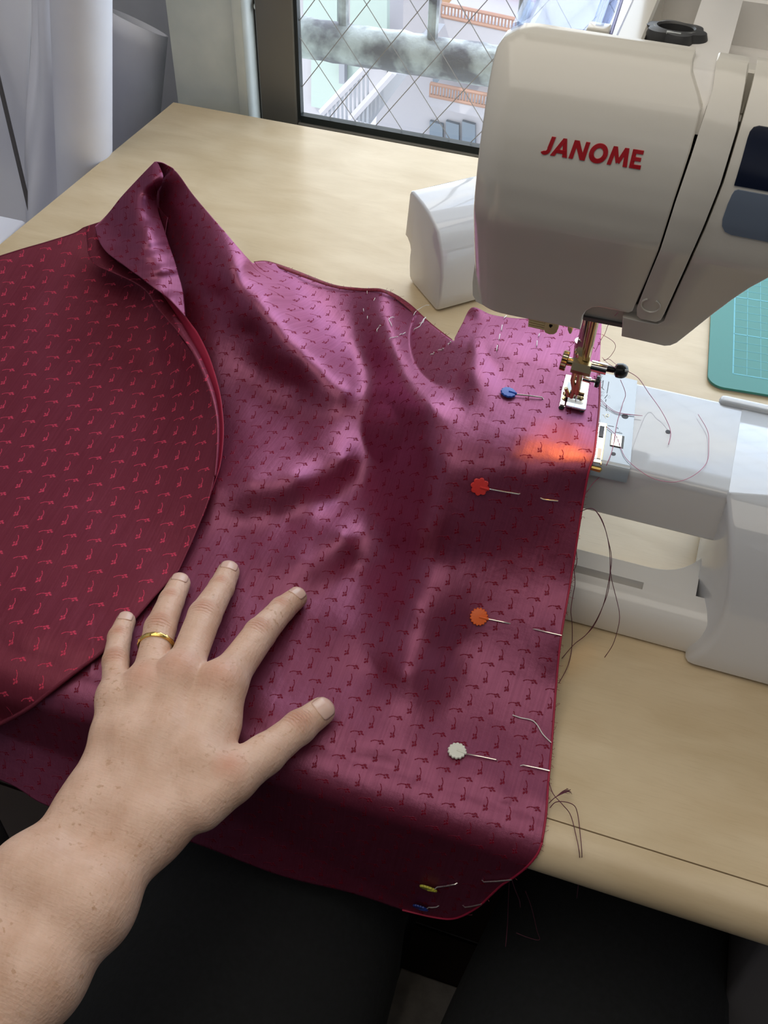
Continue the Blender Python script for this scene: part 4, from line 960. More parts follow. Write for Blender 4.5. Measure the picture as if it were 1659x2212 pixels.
GL = coons([(334, 349), (338, 350), (342, 354)], [(205, 489), (213, 518), (228, 542), (250, 560), (295, 593), (328, 618), (364, 644), (401, 684)],
           [(334, 349), (300, 384), (262, 425), (240, 453), (225, 470), (205, 489)], [(342, 354), (352, 378), (350, 396), (340, 414), (339, 440), (344, 464), (356, 500), (366, 531), (378, 565), (386, 593), (396, 632), (401, 684)], 70, 110)
sheet('rolled_fold', GL, lambda U, V: zL(U, V) + .0006 * np.sin(V / 5.2 + U / 40.) * np.exp(-((V - 560) / 90.) ** 2), 'brocade', fab, .0006, skirt=lambda idx: [list(idx[:, 0])],
      uvf=lambda W: [(p[0] * .9 + .5 * p[1], p[1] * .9 + .8 * p[2]) for p in W.reshape(-1, 3)])
loft('crevice_fold', [(337, 350, .091), (350, 352, .089), (362, 358, .087), (376, 368, .086), (374, 392, .078)], [(334, 395, .074), (337, 420, .062), (341, 450, .054), (348, 480, .048), (356, 510, .044)], 'brocade', 40, 16, -.004)
# cut edges of the two layers, curling
loft('raw_edge_band', [(186, 490, .036), (189, 530, .034), (192, 553, .033), (208, 574, .033), (246, 591, .034), (293, 613, .036), (320, 635, .036), (335, 660, .036), (357, 687, .037), (384, 718, .038), (420, 770, .039), (450, 840, .039), (466, 900, .037), (468, 960, .033), (463, 1030, .027)],
     [(222, 478, .040), (222, 520, .034), (236, 548, .032), (262, 572, .032), (310, 600, .034), (342, 628, .035), (366, 660, .035), (386, 690, .035), (406, 724, .036), (434, 774, .037), (460, 840, .037), (472, 900, .035), (473, 960, .031), (466, 1030, .026)], 'brocade_b', 110, 8, .001)
loft('raw_edge_band', [(352, 600, .044), (376, 650, .042), (396, 678, .040), (412, 700, .038), (428, 722, .037), (452, 772, .036), (472, 838, .035), (480, 890, .033), (482, 940, .030), (476, 1000, .025), (463, 1042, .022), (440, 1110, .016)],
     [(350, 640, .026), (372, 680, .026), (392, 712, .026), (410, 745, .026), (424, 775, .027), (446, 835, .027), (462, 890, .026), (468, 940, .024), (466, 990, .022), (458, 1040, .019), (450, 1060, .018), (436, 1110, .014)], 'lining', 110, 8, 0)
# hem strips
loft('seam_allowance', [(548, 565, .0085), (580, 564, .0075), (640, 584, .007), (720, 614, .007), (780, 622, .0125), (830, 625, .0225), (880, 652, .0150), (930, 697, .0090), (977, 733, .0065)],
     [(556, 573, .0080), (585, 573, .0070), (642, 594, .0065), (722, 621, .0065), (782, 629, .0118), (829, 632, .0220), (872, 658, .0160), (922, 706, .0085), (968, 741, .0065)], 'red_edge', 90, 3, 0, thick=.0003)
edge = []
for (u, v) in RA[1:]: edge.append((u, v))
edge = poly_at(edge, np.linspace(0, 1, 90))
tube('selvedge', [surf(u - 1.5, v, .0002) for u, v in edge], .0006, 'lining', fab, 6, 180)
edge = poly_at(BA[7:], np.linspace(0, 1, 50)); tube('selvedge', [surf(u - 1, v - 1, .0002) for u, v in edge], .0006, 'lining', fab, 6, 180)
def surfB(u, v, off=0): return lift(np.array([float(u)]), np.array([float(v)]), zflap(np.array([float(u)]), np.array([float(v)])) + off)[0]
edge = poly_at(BB[1:], np.linspace(0, 1, 70)); tube('rolled_hem', [surfB(u + 1, v - 2, .0006) for u, v in edge], [.0014 * (1 - i / 75) + .0003 for i in range(70)], 'brocade_b', fab, 8, 180)
me_ = bpy.data.objects['rolled_hem'].data; me_.uv_layers.new(name='UVMap')
# fray along the cut edges
bm = bmesh.new()
for pts, fn, n_ in ((RA[1:], surf, 170), (TA[12:21], surf, 60), (BA[9:], surf, 40)):
    for s in np.random.rand(n_):
        u, v = poly_at(pts, np.array([s]))[0]; p = np.array(fn(u, v)); d = np.random.randn(3) * .0009 + (np.array([.0012, 0, 0]) if pts is RA[1:] else 0) + [0.0006, 0.0002, .0006]
        add_tube(bm, [p, p + d * .6, p + d + np.random.randn(3) * .0003], .00010, 3)
for s in np.random.rand(40):
    u, v = poly_at([(190, 553), (246, 591), (320, 635), (357, 687), (420, 770), (466, 900)], np.array([s]))[0]; p = onz(u, v, .036); d = np.random.randn(3) * .0015
    add_tube(bm, [p, p + d * .6, p + d + np.random.randn(3) * .0004], .00010, 3)
o = bmobj('frayed_fibres', bm, 'red_edge', fab); o['kind'] = 'stuff'
# white basting stitches
for seg in ([(893, 683), (905, 668), (928, 661)], [(846, 706), (840, 690), (851, 688)], [(816, 718), (818, 708), (824, 705)], [(895, 716), (907, 705), (921, 687)], [(907, 702), (914, 697), (920, 689)], [(841, 735), (853, 729), (859, 731)], [(862, 726), (870, 722), (875, 721)],
            [(932, 769), (937, 765), (940, 764)], [(948, 760), (955, 756), (960, 755)], [(970, 747), (972, 742), (976, 741)], [(796, 621), (800, 625)], [(820, 624), (822, 628)], [(808, 651), (811, 645)], [(794, 630), (794, 636)], [(786, 668), (787, 674)], [(795, 684), (795, 690)],
            [(1163, 729), (1165, 723)], [(1159, 750), (1160, 738)], [(1078, 736), (1080, 724)], [(1083, 716), (1085, 704)], [(1088, 690), (1094, 684)], [(1073, 760), (1075, 748)]):
    tube('basting_stitch', [surf(u, v, .0007 + .0006 * math.sin(PI * i / max(1, len(seg) - 1))) for i, (u, v) in enumerate(smooth_line(seg, 3))], .00024, 'whitethread', fab, 5, 180)
# long loose plum threads at the right edge
def T(name, pts, r=.00028, mt='plum', parent=fab): return tube(name, smooth_line([onz(u, v, max(z, float(rest(np.array([float(u)]), np.array([float(v)]), .0012)[0]) if (v > 1700 and u > 1185 and v < 1765 + .308 * (u - 1180) + 75) else z)) for u, v, z in pts], 7), r * .75, mt, parent, 5, 180)
for d in (0, 3):
    T('loose_thread', [(1254, 1105, .085), (1270, 1099, .092), (1284, 1101, .094), (1300, 1125 - d, .088), (1312, 1160, .078), (1318 + d, 1210, .062), (1315 - d, 1270, .045), (1302, 1310, .030), (1285, 1345 + d, .012), (1265, 1372, .004), (1240, 1392, .003), (1214, 1422, .002)])
T('loose_thread', [(1318, 1215, .060), (1321, 1250, .048), (1332, 1295, .034), (1338, 1325, .036), (1336, 1352, .034), (1324, 1392, .012), (1306, 1420, .002)])
T('loose_thread', [(1240, 1230, .050), (1242, 1260, .042), (1237, 1290, .036), (1233, 1320, .034), (1236, 1350, .020), (1235, 1400, .004), (1226, 1440, .003), (1207, 1476, .006)], .0003)
T('loose_thread', [(1245, 1190, .055), (1246, 1215, .052), (1240, 1232, .050)], .0003)
T('loose_thread', [(1186, 1690, .006), (1195, 1715, .010), (1215, 1738, .010), (1232, 1760, .004), (1243, 1800, -.004), (1252, 1850, -.03), (1250, 1900, -.06), (1246, 1940, -.09)], .0003)
T('loose_thread', [(1188, 1745, .004), (1200, 1733, .008), (1220, 1732, .010), (1240, 1740, .008), (1248, 1760, .003), (1253, 1800, -.004), (1257, 1850, -.03), (1252, 1880, -.05)], .0003)
T('loose_thread', [(1186, 1735, .005), (1200, 1722, .010), (1220, 1712, .008), (1232, 1706, .004)], .0003)
for k in range(14):
    T('loose_thread', [(1200 + k, 1722 - k * .6, .009), (1214 + k * 1.2, 1712 - k * .4 + random.uniform(-3, 3), .008), (1225 + random.uniform(-2, 12), 1704 + random.uniform(-3, 12), .004)], .00014)
T('loose_thread', [(1105, 1898, -.044), (1112, 1920, -.06), (1122, 1945, -.08), (1124, 1960, -.09)], .0003); T('loose_thread', [(1135, 1925, -.06), (1148, 1960, -.085), (1160, 2010, -.11), (1165, 2030, -.12), (1140, 2025, -.12), (1115, 2015, -.12)], .00025)
T('loose_thread', [(1100, 1900, -.044), (1098, 1950, -.08), (1096, 2000, -.11), (1092, 2045, -.12)], .00025)
wt = tag(tube('white_thread', [surf(u, v, .0009) for u, v in smooth_line([(1107, 1546), (1125, 1552), (1148, 1557), (1160, 1567), (1173, 1588), (1191, 1606)], 5)], .0003, 'whitethread', None, 5, 180), 'short wavy white thread on the fabric above the white pin', 'thread')

# ---------------------------------------------------------------- pins
def pin(name, head, r_px, scallops, runs, mt, label, amp=.06, tilt=None):
    c = surf(*head, .0012); n = surfn(*head, 12)
    if tilt is not None: n = (n + np.array(tilt)); n = n / np.linalg.norm(n)
    t = thing(name, tuple(c), label, 'pin', 'flower head pins in the brocade')
    rad = r_px * (CH - c[2]) / -ray(*head)[2]
    x, y, d = frame_from(n); bm = bmesh.new(); N = 96; rings = []
    tip = surf(*runs[0][0], .0012); dirx = Vector(tip - c); dirx = (dirx - d * dirx.dot(d)).normalized(); y2 = d.cross(dirx)
    for s, h in ((.9, -.0004), (1.0, -.0001), (1.0, .0005), (.93, .0009), (.45, .0011)):
        ring = []
        for k in range(N):
            a = 2 * PI * k / N; rr = rad * s * (1 + 2.0 * amp * (abs(math.cos(scallops * a / 2)) - .6) * (1 if s > .8 else 0)); ring.append(bm.verts.new(Vector(c) + (dirx * math.cos(a) + y2 * math.sin(a)) * rr + d * h))
        rings.append(ring)
    for a, b in zip(rings[:-1], rings[1:]):
        for k in range(N): bm.faces.new((a[k], a[(k + 1) % N], b[(k + 1) % N], b[k]))
    bm.faces.new(rings[0][::-1]); bm.faces.new(rings[-1]); bmobj('pin_head', bm, mt, t, 40)
    tube('head_rib', [Vector(c) + d * .001, Vector(c) + dirx * rad * 1.08 + d * .0006], [.0007, .0009], mt, t, 8)
    pts = [Vector(c) + dirx * rad * .95 + d * .0004]
    for j, (a, b) in enumerate(runs):
        if j: pts.append(Vector(surf(a[0] * .8 + runs[j - 1][1][0] * .2, a[1] * .8 + runs[j - 1][1][1] * .2, -.0016)))
        qa, qb = Vector(surf(*a, .0011)), Vector(surf(*b, .0009)); pts += [qa, qa.lerp(qb, .5) + d * .0002, qb]
        if j < len(runs) - 1 or len(runs) == 1: pts.append(Vector(surf(b[0] + 8, b[1] + 1.5, -.0014)))
    tube('pin_shaft', pts, .00042, 'steel', t, 8)
pin('sewing_pin', (1097, 852), 16.5, 12, [((1112, 855), (1170, 861))], 'p_blue', 'blue flower-head pin nearest the presser foot', .05)
pin('sewing_pin', (1036, 1050), 19, 8, [((1056, 1055), (1120, 1066)), ((1173, 1077), (1205, 1081))], 'p_red', 'coral red flower-head pin in the fabric over the machine bed', .10)
pin('sewing_pin', (1034, 1332), 19, 16, [((1054, 1337), (1098, 1346)), ((1157, 1360), (1214, 1373))], 'p_orange', 'orange scalloped pin beside the base of the machine', .07)
pin('sewing_pin', (987, 1625), 19.5, 14, [((1007, 1631), (1071, 1643)), ((1130, 1655), (1187, 1667))], 'p_white', 'white scalloped pin near the front edge of the desk', .07)
pin('sewing_pin', (927, 1914), 19, 14, [((946, 1912), (984, 1907)), ((1047, 1901), (1106, 1897))], 'p_lime', 'yellow-green pin seen edge-on in the hanging fabric', .06, (0, 0, -.30))
pin('sewing_pin', (910, 1956), 17, 14, [((928, 1956), (944, 1956)), ((1006, 1956), (1040, 1950))], 'p_navy', 'dark blue pin at the bottom hem of the hanging fabric', .05, (0, 0, -.25))

# ---------------------------------------------------------------- the person: hand, forearm, trousers
def J(u, v, z, r): p = onz(u, v, z); return np.array([*p, r * pxs(u, v, z)])
FING = dict(
 pinky=[J(272, 1342, .0110, 21), J(258, 1377, .0135, 25), J(250, 1430, .019, 28.5), J(252, 1512, .022, 35)],
 ring=[J(388, 1261, .0100, 23.5), J(370, 1298, .0145, 27.5), J(346, 1358, .020, 34), J(318, 1486, .024, 41)],
 middle=[J(493, 1236, .0100, 24.5), J(478, 1270, .0145, 28), J(442, 1331, .022, 36), J(391, 1462, .027, 43)],
 index=[J(640, 1292, .0100, 23.5), J(609, 1317, .0140, 28), J(561, 1370, .020, 35), J(478, 1484, .026, 46)],
 thumb=[J(693, 1537, .0125, 31), J(646, 1572, .0155, 35), J(572, 1630, .019, 43), J(500, 1680, .020, 55), J(430, 1735, .018, 62)])
SEG = []
def chain(js, k): 
    for a, b in zip(js[:-1], js[1:]): SEG.append((a[:3], b[:3], a[3], b[3], k))
for nm, js in FING.items(): chain(js, .0016 if nm != 'thumb' else .003)
W1, W2 = J(206, 1738, .012, 60), J(328, 1790, .012, 56)
palm = [[FING['pinky'][-1], J(243, 1590, .020, 41), J(226, 1665, .016, 46), W1], [FING['ring'][-1], J(290, 1600, .024, 42), J(255, 1745, .016, 56)],
        [FING['middle'][-1], J(360, 1590, .026, 44), J(295, 1760, .018, 56)], [FING['index'][-1], J(462, 1560, .021, 52), J(425, 1650, .020, 62), J(345, 1770, .014, 56), W2], [W1, W2],
        [J(300, 1520, .016, 34), J(440, 1500, .016, 36)], [J(290, 1620, .012, 44), J(430, 1620, .012, 50)]]
F1 = [W1, J(68, 1902, .012, 78), J(-46, 2028, .006, 88), J(-240, 2260, -.004, 102), J(-470, 2560, -.015, 112), J(-640, 2800, -.02, 112)]
F2 = [W2, J(190, 1958, .010, 82), J(75, 2105, .004, 92), J(-100, 2350, -.006, 100), J(-330, 2660, -.017, 108), J(-520, 2900, -.022, 108)]
for c in palm: chain(c, .009)
chain(F1, .014); chain(F2, .014); chain([F1[1], F2[1]], .012); chain([F1[2], F2[2]], .012)
def seg_d(P, a, b, ra, rb):
    ab = b - a; t = np.clip(((P - a) @ ab) / (ab @ ab), 0, 1); return np.linalg.norm(P - a - t[..., None] * ab, axis=-1) - (ra + (rb - ra) * t)
def sdf(P):
    d = np.full(P.shape[:-1], 1.0)
    for a, b, ra, rb, k in SEG:
        e = seg_d(P, a, b, ra, rb)
        h = np.clip(.5 + .5 * (e - d) / k, 0, 1); d = e * (1 - h) + d * h - k * h * (1 - h)
    return d
def surface_nets(lo_, hi_, h):
    nx, ny, nz_ = [int(math.ceil((b - a) / h)) + 1 for a, b in zip(lo_, hi_)]
    xs = lo_[0] + h * np.arange(nx); ys = lo_[1] + h * np.arange(ny); zs_ = lo_[2] + h * np.arange(nz_)
    D = np.full((nx, ny, nz_), 1.0, np.float32)
    GX, GY, GZ = np.meshgrid(xs, ys, zs_, indexing='ij')
    for a, b, ra, rb, k in SEG:         # local boxes keep this fast
        rm = max(ra, rb) + .014; l_ = np.minimum(a, b) - rm; u_ = np.maximum(a, b) + rm
        i0 = [max(0, int((l_[i] - lo_[i]) / h)) for i in range(3)]; i1 = [min((nx, ny, nz_)[i], int((u_[i] - lo_[i]) / h) + 2) for i in range(3)]
        if any(i1[i] <= i0[i] for i in range(3)): continue
        s = tuple(slice(i0[i], i1[i]) for i in range(3)); P = np.stack([GX[s], GY[s], GZ[s]], -1); e = seg_d(P, a, b, ra, rb); d = D[s]
        hh = np.clip(.5 + .5 * (e - d) / k, 0, 1); D[s] = e * (1 - hh) + d * hh - k * hh * (1 - hh)
    ins = D < 0; c = ins[:-1, :-1, :-1].astype(np.int8)
    cnt = sum(ins[i:nx - 1 + i, j:ny - 1 + j, k:nz_ - 1 + k].astype(np.int8) for i in (0, 1) for j in (0, 1) for k in (0, 1))
    act = (cnt > 0) & (cnt < 8); ids = -np.ones(act.shape, int); ids[act] = np.arange(act.sum())
    I = np.argwhere(act); acc = np.zeros((len(I), 3)); n = np.zeros(len(I))
    offs = [(0, 0, 0), (1, 0, 0), (0, 1, 0), (0, 0, 1), (1, 1, 0), (1, 0, 1), (0, 1, 1), (1, 1, 1)]
    for a in offs:
        for b in offs:
            if sum(abs(x - y) for x, y in zip(a, b)) != 1 or a > b: continue
            da = D[I[:, 0] + a[0], I[:, 1] + a[1], I[:, 2] + a[2]]; db = D[I[:, 0] + b[0], I[:, 1] + b[1], I[:, 2] + b[2]]
            m_ = (da < 0) != (db < 0); t = np.where(m_, da / np.where(da == db, 1, da - db), 0)[:, None]
            acc += m_[:, None] * (np.array(a) + t * (np.array(b) - np.array(a))); n += m_
    V = np.array(lo_) + h * (I + acc / n[:, None]); Fc = []
    for ax_ in range(3):
        o = [0, 0, 0]; o[ax_] = 1
        A = ins[:nx - 1, :ny - 1, :nz_ - 1]; B = ins[o[0]:nx - 1 + o[0], o[1]:ny - 1 + o[1], o[2]:nz_ - 1 + o[2]]
        E = np.argwhere(A != B); b1, b2 = [(1, 2), (2, 0), (0, 1)][ax_]
        E = E[(E[:, b1] > 0) & (E[:, b2] > 0)]
        e1 = np.zeros(3, int); e1[b1] = 1; e2 = np.zeros(3, int); e2[b2] = 1
        q = np.stack([ids[tuple((E - x).T)] for x in (0 * e1, e1, e1 + e2, e2)], 1); fl_ = A[tuple(E.T)]
        q[~fl_] = q[~fl_][:, ::-1]; Fc.append(q[(q >= 0).all(1)])
    return V, np.concatenate(Fc)
allp = np.array([s[0] for s in SEG] + [s[1] for s in SEG])
lo_b = allp.min(0) - .03; hi_b = allp.max(0) + .03
V, Fq = surface_nets(lo_b, hi_b, .0017)
for _ in range(3):
    e = 4e-4; d = sdf(V); g_ = np.stack([sdf(V + np.eye(3)[i] * e) - sdf(V - np.eye(3)[i] * e) for i in range(3)], -1) / (2 * e); gn = np.linalg.norm(g_, axis=1, keepdims=True) + 1e-6
    V = V - g_ / gn * np.clip(d, -.001, .001)[:, None]
g_ = g_ / gn
# shape: knuckle mounds, tendons, web hollows, joint folds
def gauss(P, c, s): return np.exp(-((P - c) ** 2).sum(-1) / (2 * s * s))
disp = np.zeros(len(V))
for nm, js in FING.items():
    if nm != 'thumb':
        mc = js[-1][:3]; disp += .0022 * gauss(V, mc + [0, 0, .008], .008)
        pip = js[2][:3]; disp += .0007 * gauss(V, pip + [0, 0, .006], .005)
        disp -= .0006 * gauss(V, js[-1][:3] * .55 + js[2][:3] * .45 + np.array([0, 0, .0]), .008)
        # tendon toward wrist
        wr = (W1[:3] + W2[:3]) / 2 + [0, 0, .012]; ab = wr - mc; t = np.clip(((V - mc) @ ab) / (ab @ ab), 0.1, .75); dd_ = np.linalg.norm((V - mc - t[:, None] * ab) * [1, 1, .3], axis=1)
        disp += .0009 * np.exp(-(dd_ / .0028) ** 2) * (g_[:, 2] > .2)
    else:
        disp += .0008 * gauss(V, js[1][:3] + [0, 0, .006], .006)
V = V + g_ * disp[:, None]
me = bpy.data.meshes.new('body'); me.from_pydata(V.tolist(), [], Fq.tolist()); me.update()
pr = thing('person', (-.2, .05, FZ), 'person in black trousers smoothing the brocade with the left hand', 'person')

def skin():
    mt = mat('skin', (0.6, 0.38, 0.27), 0.48, Subsurface_Weight=0.18, Subsurface_Scale=0.004); n, l, b = nodes(mt)
    b.inputs['Subsurface Radius'].default_value = (1.0, 0.35, 0.2)
    t = n.new('ShaderNodeTexCoord'); geo = n.new('ShaderNodeNewGeometry'); P = geo.outputs['Position']
    def MA(op, a, c=None, d=None):
        x = n.new('ShaderNodeMath'); x.operation = op
        for i, q in enumerate((a, c, d)):
            if q is None: continue
            if isinstance(q, (int, float)): x.inputs[i].default_value = q
            else: l.new(q, x.inputs[i])
        return x.outputs[0]
    def VM(op, a, c=None, s=None):
        x = n.new('ShaderNodeVectorMath'); x.operation = op; l.new(a, x.inputs[0])
        if c is not None: x.inputs[1].default_value = tuple(c)
        return x
    def noise(sc, det=3): x = n.new('ShaderNodeTexNoise'); x.inputs['Scale'].default_value = sc; x.inputs['Detail'].default_value = det; l.new(P, x.inputs['Vector']); return x.outputs['Fac']
    def ramp(f, a, b_, c1, c2): r = n.new('ShaderNodeValToRGB'); r.color_ramp.elements[0].position = a; r.color_ramp.elements[1].position = b_; r.color_ramp.elements[0].color = (*c1, 1); r.color_ramp.elements[1].color = (*c2, 1); l.new(f, r.inputs[0]); return r.outputs[0]
    def mix(f, a, b_, mode='MIX'):
        x = n.new('ShaderNodeMixRGB'); x.blend_type = mode
        (l.new(f, x.inputs[0]) if not isinstance(f, float) else setattr(x.inputs[0], 'default_value', f)); l.new(a, x.inputs[1])
        (l.new(b_, x.inputs[2]) if not isinstance(b_, tuple) else setattr(x.inputs[2], 'default_value', (*b_, 1))); return x.outputs[0]
    base = ramp(noise(55, 4), .35, .68, (0.68, 0.43, 0.31), (0.80, 0.55, 0.43))
    fr = ramp(noise(330, 2), .60, .70, (0, 0, 0), (1, 1, 1)); fr2 = ramp(noise(40, 2), .42, .6, (0, 0, 0), (.65, .65, .65))
    base = mix(mix(1.0, fr, fr2, 'MULTIPLY'), base, (0.50, 0.27, 0.15))
    red = None; crease = None
    wob = MA('MULTIPLY', noise(420, 2), 2.2)
    for nm, js in FING.items():
        sites = [(js[2], 1.0, .0075), (js[1], .55, .0055)] + ([(js[-1], 0.0, .013)] if nm != 'pinky' else []) if nm != 'thumb' else [(js[1], 1.0, .009), (js[3], 0, .011)]
        for (j, cs, rad) in sites:
            up = np.array([0, 0, j[3] * .8]); dn = VM('DISTANCE', P, j[:3] + up).outputs['Value']
            mk = MA('MAXIMUM', MA('SUBTRACT', 1.0, MA('DIVIDE', dn, rad)), 0.0)
            red = MA('MULTIPLY', mk, 1.0) if red is None else MA('ADD', red, MA('MULTIPLY', mk, 1.0))
            if cs:
                dr_ = js[0][:3] - js[2][:3]; dr_ = dr_ / np.linalg.norm(dr_); dt = VM('DOT_PRODUCT', P, dr_).outputs['Value']; ph = float(j[:3] @ dr_)
                wv = MA('SINE', MA('ADD', MA('MULTIPLY', MA('SUBTRACT', dt, ph), 3200.0), MA('MULTIPLY', wob, 2.0)))
                c_ = MA('MULTIPLY', MA('MULTIPLY', wv, mk), cs); crease = c_ if crease is None else MA('ADD', crease, c_)
    base = mix(MA('MINIMUM', MA('MULTIPLY', red, .8), .75), base, (0.62, 0.26, 0.17))
    base = mix(MA('MULTIPLY', MA('MAXIMUM', MA('MULTIPLY', crease, -1.0), 0.0), .28), base, (0.42, 0.17, 0.11))
    l.new(base, b.inputs['Base Color'])
    vo = n.new('ShaderNodeTexVoronoi'); vo.inputs['Scale'].default_value = 620; mp = n.new('ShaderNodeMapping'); mp.inputs['Rotation'].default_value = (0, 0, .95); mp.inputs['Scale'].default_value = (1.0, .45, 1); l.new(P, mp.inputs[0]); l.new(mp.outputs[0], vo.inputs['Vector'])
    st = n.new('ShaderNodeMapping'); st.inputs['Rotation'].default_value = (0, 0, .95); st.inputs['Scale'].default_value = (160, 900, 300); l.new(P, st.inputs[0])
    sn = n.new('ShaderNodeTexNoise'); sn.inputs['Scale'].default_value = 1; l.new(st.outputs[0], sn.inputs['Vector'])
    h = MA('ADD', MA('ADD', MA('MULTIPLY', vo.outputs['Distance'], .35), MA('MULTIPLY', sn.outputs['Fac'], .5)), MA('MULTIPLY', crease, .85))
    bp = n.new('ShaderNodeBump'); bp.inputs['Strength'].default_value = .8; bp.inputs['Distance'].default_value = .0006; l.new(h, bp.inputs['Height']); l.new(bp.outputs[0], b.inputs['Normal'])
    return mt
body = link('body', me, skin(), pr, 180)
# nails
def nail(j0, j1, upv, wfac=1.45, lenf=1.6, shift=-.05, nm='fingernail'):
    a = j0[:3]; r = j0[3]; d = a - j1[:3]; d /= np.linalg.norm(d); up = np.array(upv, float); up -= d * (up @ d); up /= np.linalg.norm(up); s = np.cross(d, up)
    vs = []; nu, nv = 13, 13
    for jv in range(nv):
        for iu in range(nu):
            x = -1 + 2 * iu / (nu - 1); y = -1 + 2 * jv / (nv - 1)
            # rounded rectangle in (x, y)
            xs_ = x * math.sqrt(max(0, 1 - .32 * abs(y) ** 4)); ys_ = y * math.sqrt(max(0, 1 - .38 * x ** 2)) if y < 0 else y * math.sqrt(max(0, 1 - .45 * x ** 2))
            ang = xs_ * .80 * wfac / 1.45
            p = a + d * (ys_ * r * lenf / 2 + shift * r) + (up * math.cos(ang) + s * math.sin(ang)) * r * 1.2
            vs.append(p)
    P = np.array(vs); e = 3e-4
    for _ in range(6):
        dd = sdf(P); g = np.stack([sdf(P + np.eye(3)[i] * e) - sdf(P - np.eye(3)[i] * e) for i in range(3)], -1); g /= np.linalg.norm(g, axis=1, keepdims=True) + 1e-9; P = P - g * (dd - .00035)[:, None]
    fs = [(j * nu + i, j * nu + i + 1, (j + 1) * nu + i + 1, (j + 1) * nu + i) for j in range(nv - 1) for i in range(nu - 1)]
    o = mesh(nm, P, fs, 'nail', body, 180); md = o.modifiers.new('t', 'SOLIDIFY'); md.thickness = .0007; md.offset = -1
viewup = lambda j: (O3 - j[:3]) / np.linalg.norm(O3 - j[:3])
nail(FING['pinky'][0], FING['pinky'][1], viewup(FING['pinky'][0]) * .6 + [-.05, 0, .6])
nail(FING['ring'][0], FING['ring'][1], viewup(FING['ring'][0]) * .6 + [-.05, .2, .6])
nail(FING['middle'][0], FING['middle'][1], viewup(FING['middle'][0]) * .6 + [.02, .25, .6])
nail(FING['index'][0], FING['index'][1], viewup(FING['index'][0]) * .6 + [.0, .2, .7])
nail(FING['thumb'][0], FING['thumb'][1], viewup(FING['thumb'][0]) * .5 + [.25, .10, .6], 1.6, 1.7, .0)
# wedding ring on the ring finger
def ring():
    a, b = FING['ring'][2], FING['ring'][3]; t = .30; c = a[:3] * (1 - t) + b[:3] * t; d = (a[:3] - b[:3]); d /= np.linalg.norm(d); x, y, dd = frame_from(d); pts = []
    rad0 = a[3] * (1 - t) + b[3] * t
    bm = bmesh.new(); N = 72; prof = [(-.0013, -.0004), (-.0013, .0004), (-.0007, .0009), (0, .0011), (.0007, .0009), (.0013, .0004), (.0013, -.0004)]; rows = []
    for k in range(N):
        an = 2 * PI * k / N; e_ = np.array(x * math.cos(an) + y * math.sin(an)); rr = rad0
        for _ in range(8): rr -= float(sdf(np.array([c + e_ * rr]))[0]) * .8
        rows.append([bm.verts.new(Vector(c + e_ * (rr + .0002 + ro * (1 + .25 * math.sin(k * 1.4 + h * 3000))) + np.array(dd) * h)) for h, ro in prof])
    for i in range(N):
        A, B = rows[i], rows[(i + 1) % N]
        for k in range(len(prof)): bm.faces.new((A[k], A[(k + 1) % len(prof)], B[(k + 1) % len(prof)], B[k]))
    return tag(bmobj('wedding_ring', bm, 'gold', None, 40), 'engraved gold band worn on the ring finger of the left hand', 'ring')
ring()
# trousers
def legs():
    bm = bmesh.new()
    def leg(sec, n=28):
        rings = []
        for (c, rx, rz, dir_) in sec:
            c = Vector(c); d = Vector(dir_).normalized(); x = Vector((d.y, -d.x, 0)).normalized(); y = x.cross(d)
            rings.append([bm.verts.new(c + x * (rx * math.cos(2 * PI * k / n)) + y * (rz * math.sin(2 * PI * k / n)) + Vector((random.uniform(-1, 1), random.uniform(-1, 1), random.uniform(-1, 1))) * .0008) for k in range(n)])
        for a, b in zip(rings[:-1], rings[1:]):
            for k in range(n): bm.faces.new((a[k], a[(k + 1) % n], b[(k + 1) % n], b[k]))
        bm.faces.new(rings[0][::-1]); bm.faces.new(rings[-1])
    leg([((-.16, -.30, -.24), .11, .10, (0, 1, 0)), ((-.16, -.1, -.22), .100, .088, (0, 1, 0)), ((-.154, .05, -.205), .102, .080, (0, 1, .05)), ((-.152, .15, -.198), .098, .076, (0, 1, .05)), ((-.148, .25, -.192), .088, .070, (.02, 1, 0)), ((-.150, .34, -.192), .074, .066, (.03, 1, -.1)), ((-.148, .40, -.215), .068, .064, (0, .8, -.6)), ((-.146, .425, -.27), .064, .062, (0, .2, -1)), ((-.145, .42, -.45), .058, .058, (0, -.05, -1)), ((-.145, .40, -.66), .052, .055, (0, 0, -1))])
    leg([((.06, -.30, -.24), .11, .10, (0, 1, 0)), ((.060, -.1, -.22), .100, .088, (0, 1, 0)), ((.054, .05, -.205), .096, .080, (0.05, 1, .05)), ((.056, .15, -.200), .094, .076, (.03, 1, .05)), ((.060, .25, -.195), .084, .068, (-.02, 1, 0)), ((.064, .36, -.200), .070, .064, (-.03, 1, -.1)), ((.066, .42, -.222), .064, .062, (0, .8, -.6)), ((.076, .445, -.28), .060, .060, (0, .2, -1)), ((.078, .44, -.45), .056, .056, (0, -.05, -1)), ((.08, .42, -.66), .050, .054, (0, 0, -1))])
    add_box(bm, (-.20, -.42, -.345), (.16, -.24, -.12), .05, 4)
    bmobj('trousers', bm, 'trouser', pr, 180)
    for x in (-.145, .08):
        bm = bmesh.new(); add_box(bm, (x - .042, .34, FZ), (x + .042, .56, FZ + .07), .025, 4); bmobj('slipper', bm, 'black', pr)
legs()
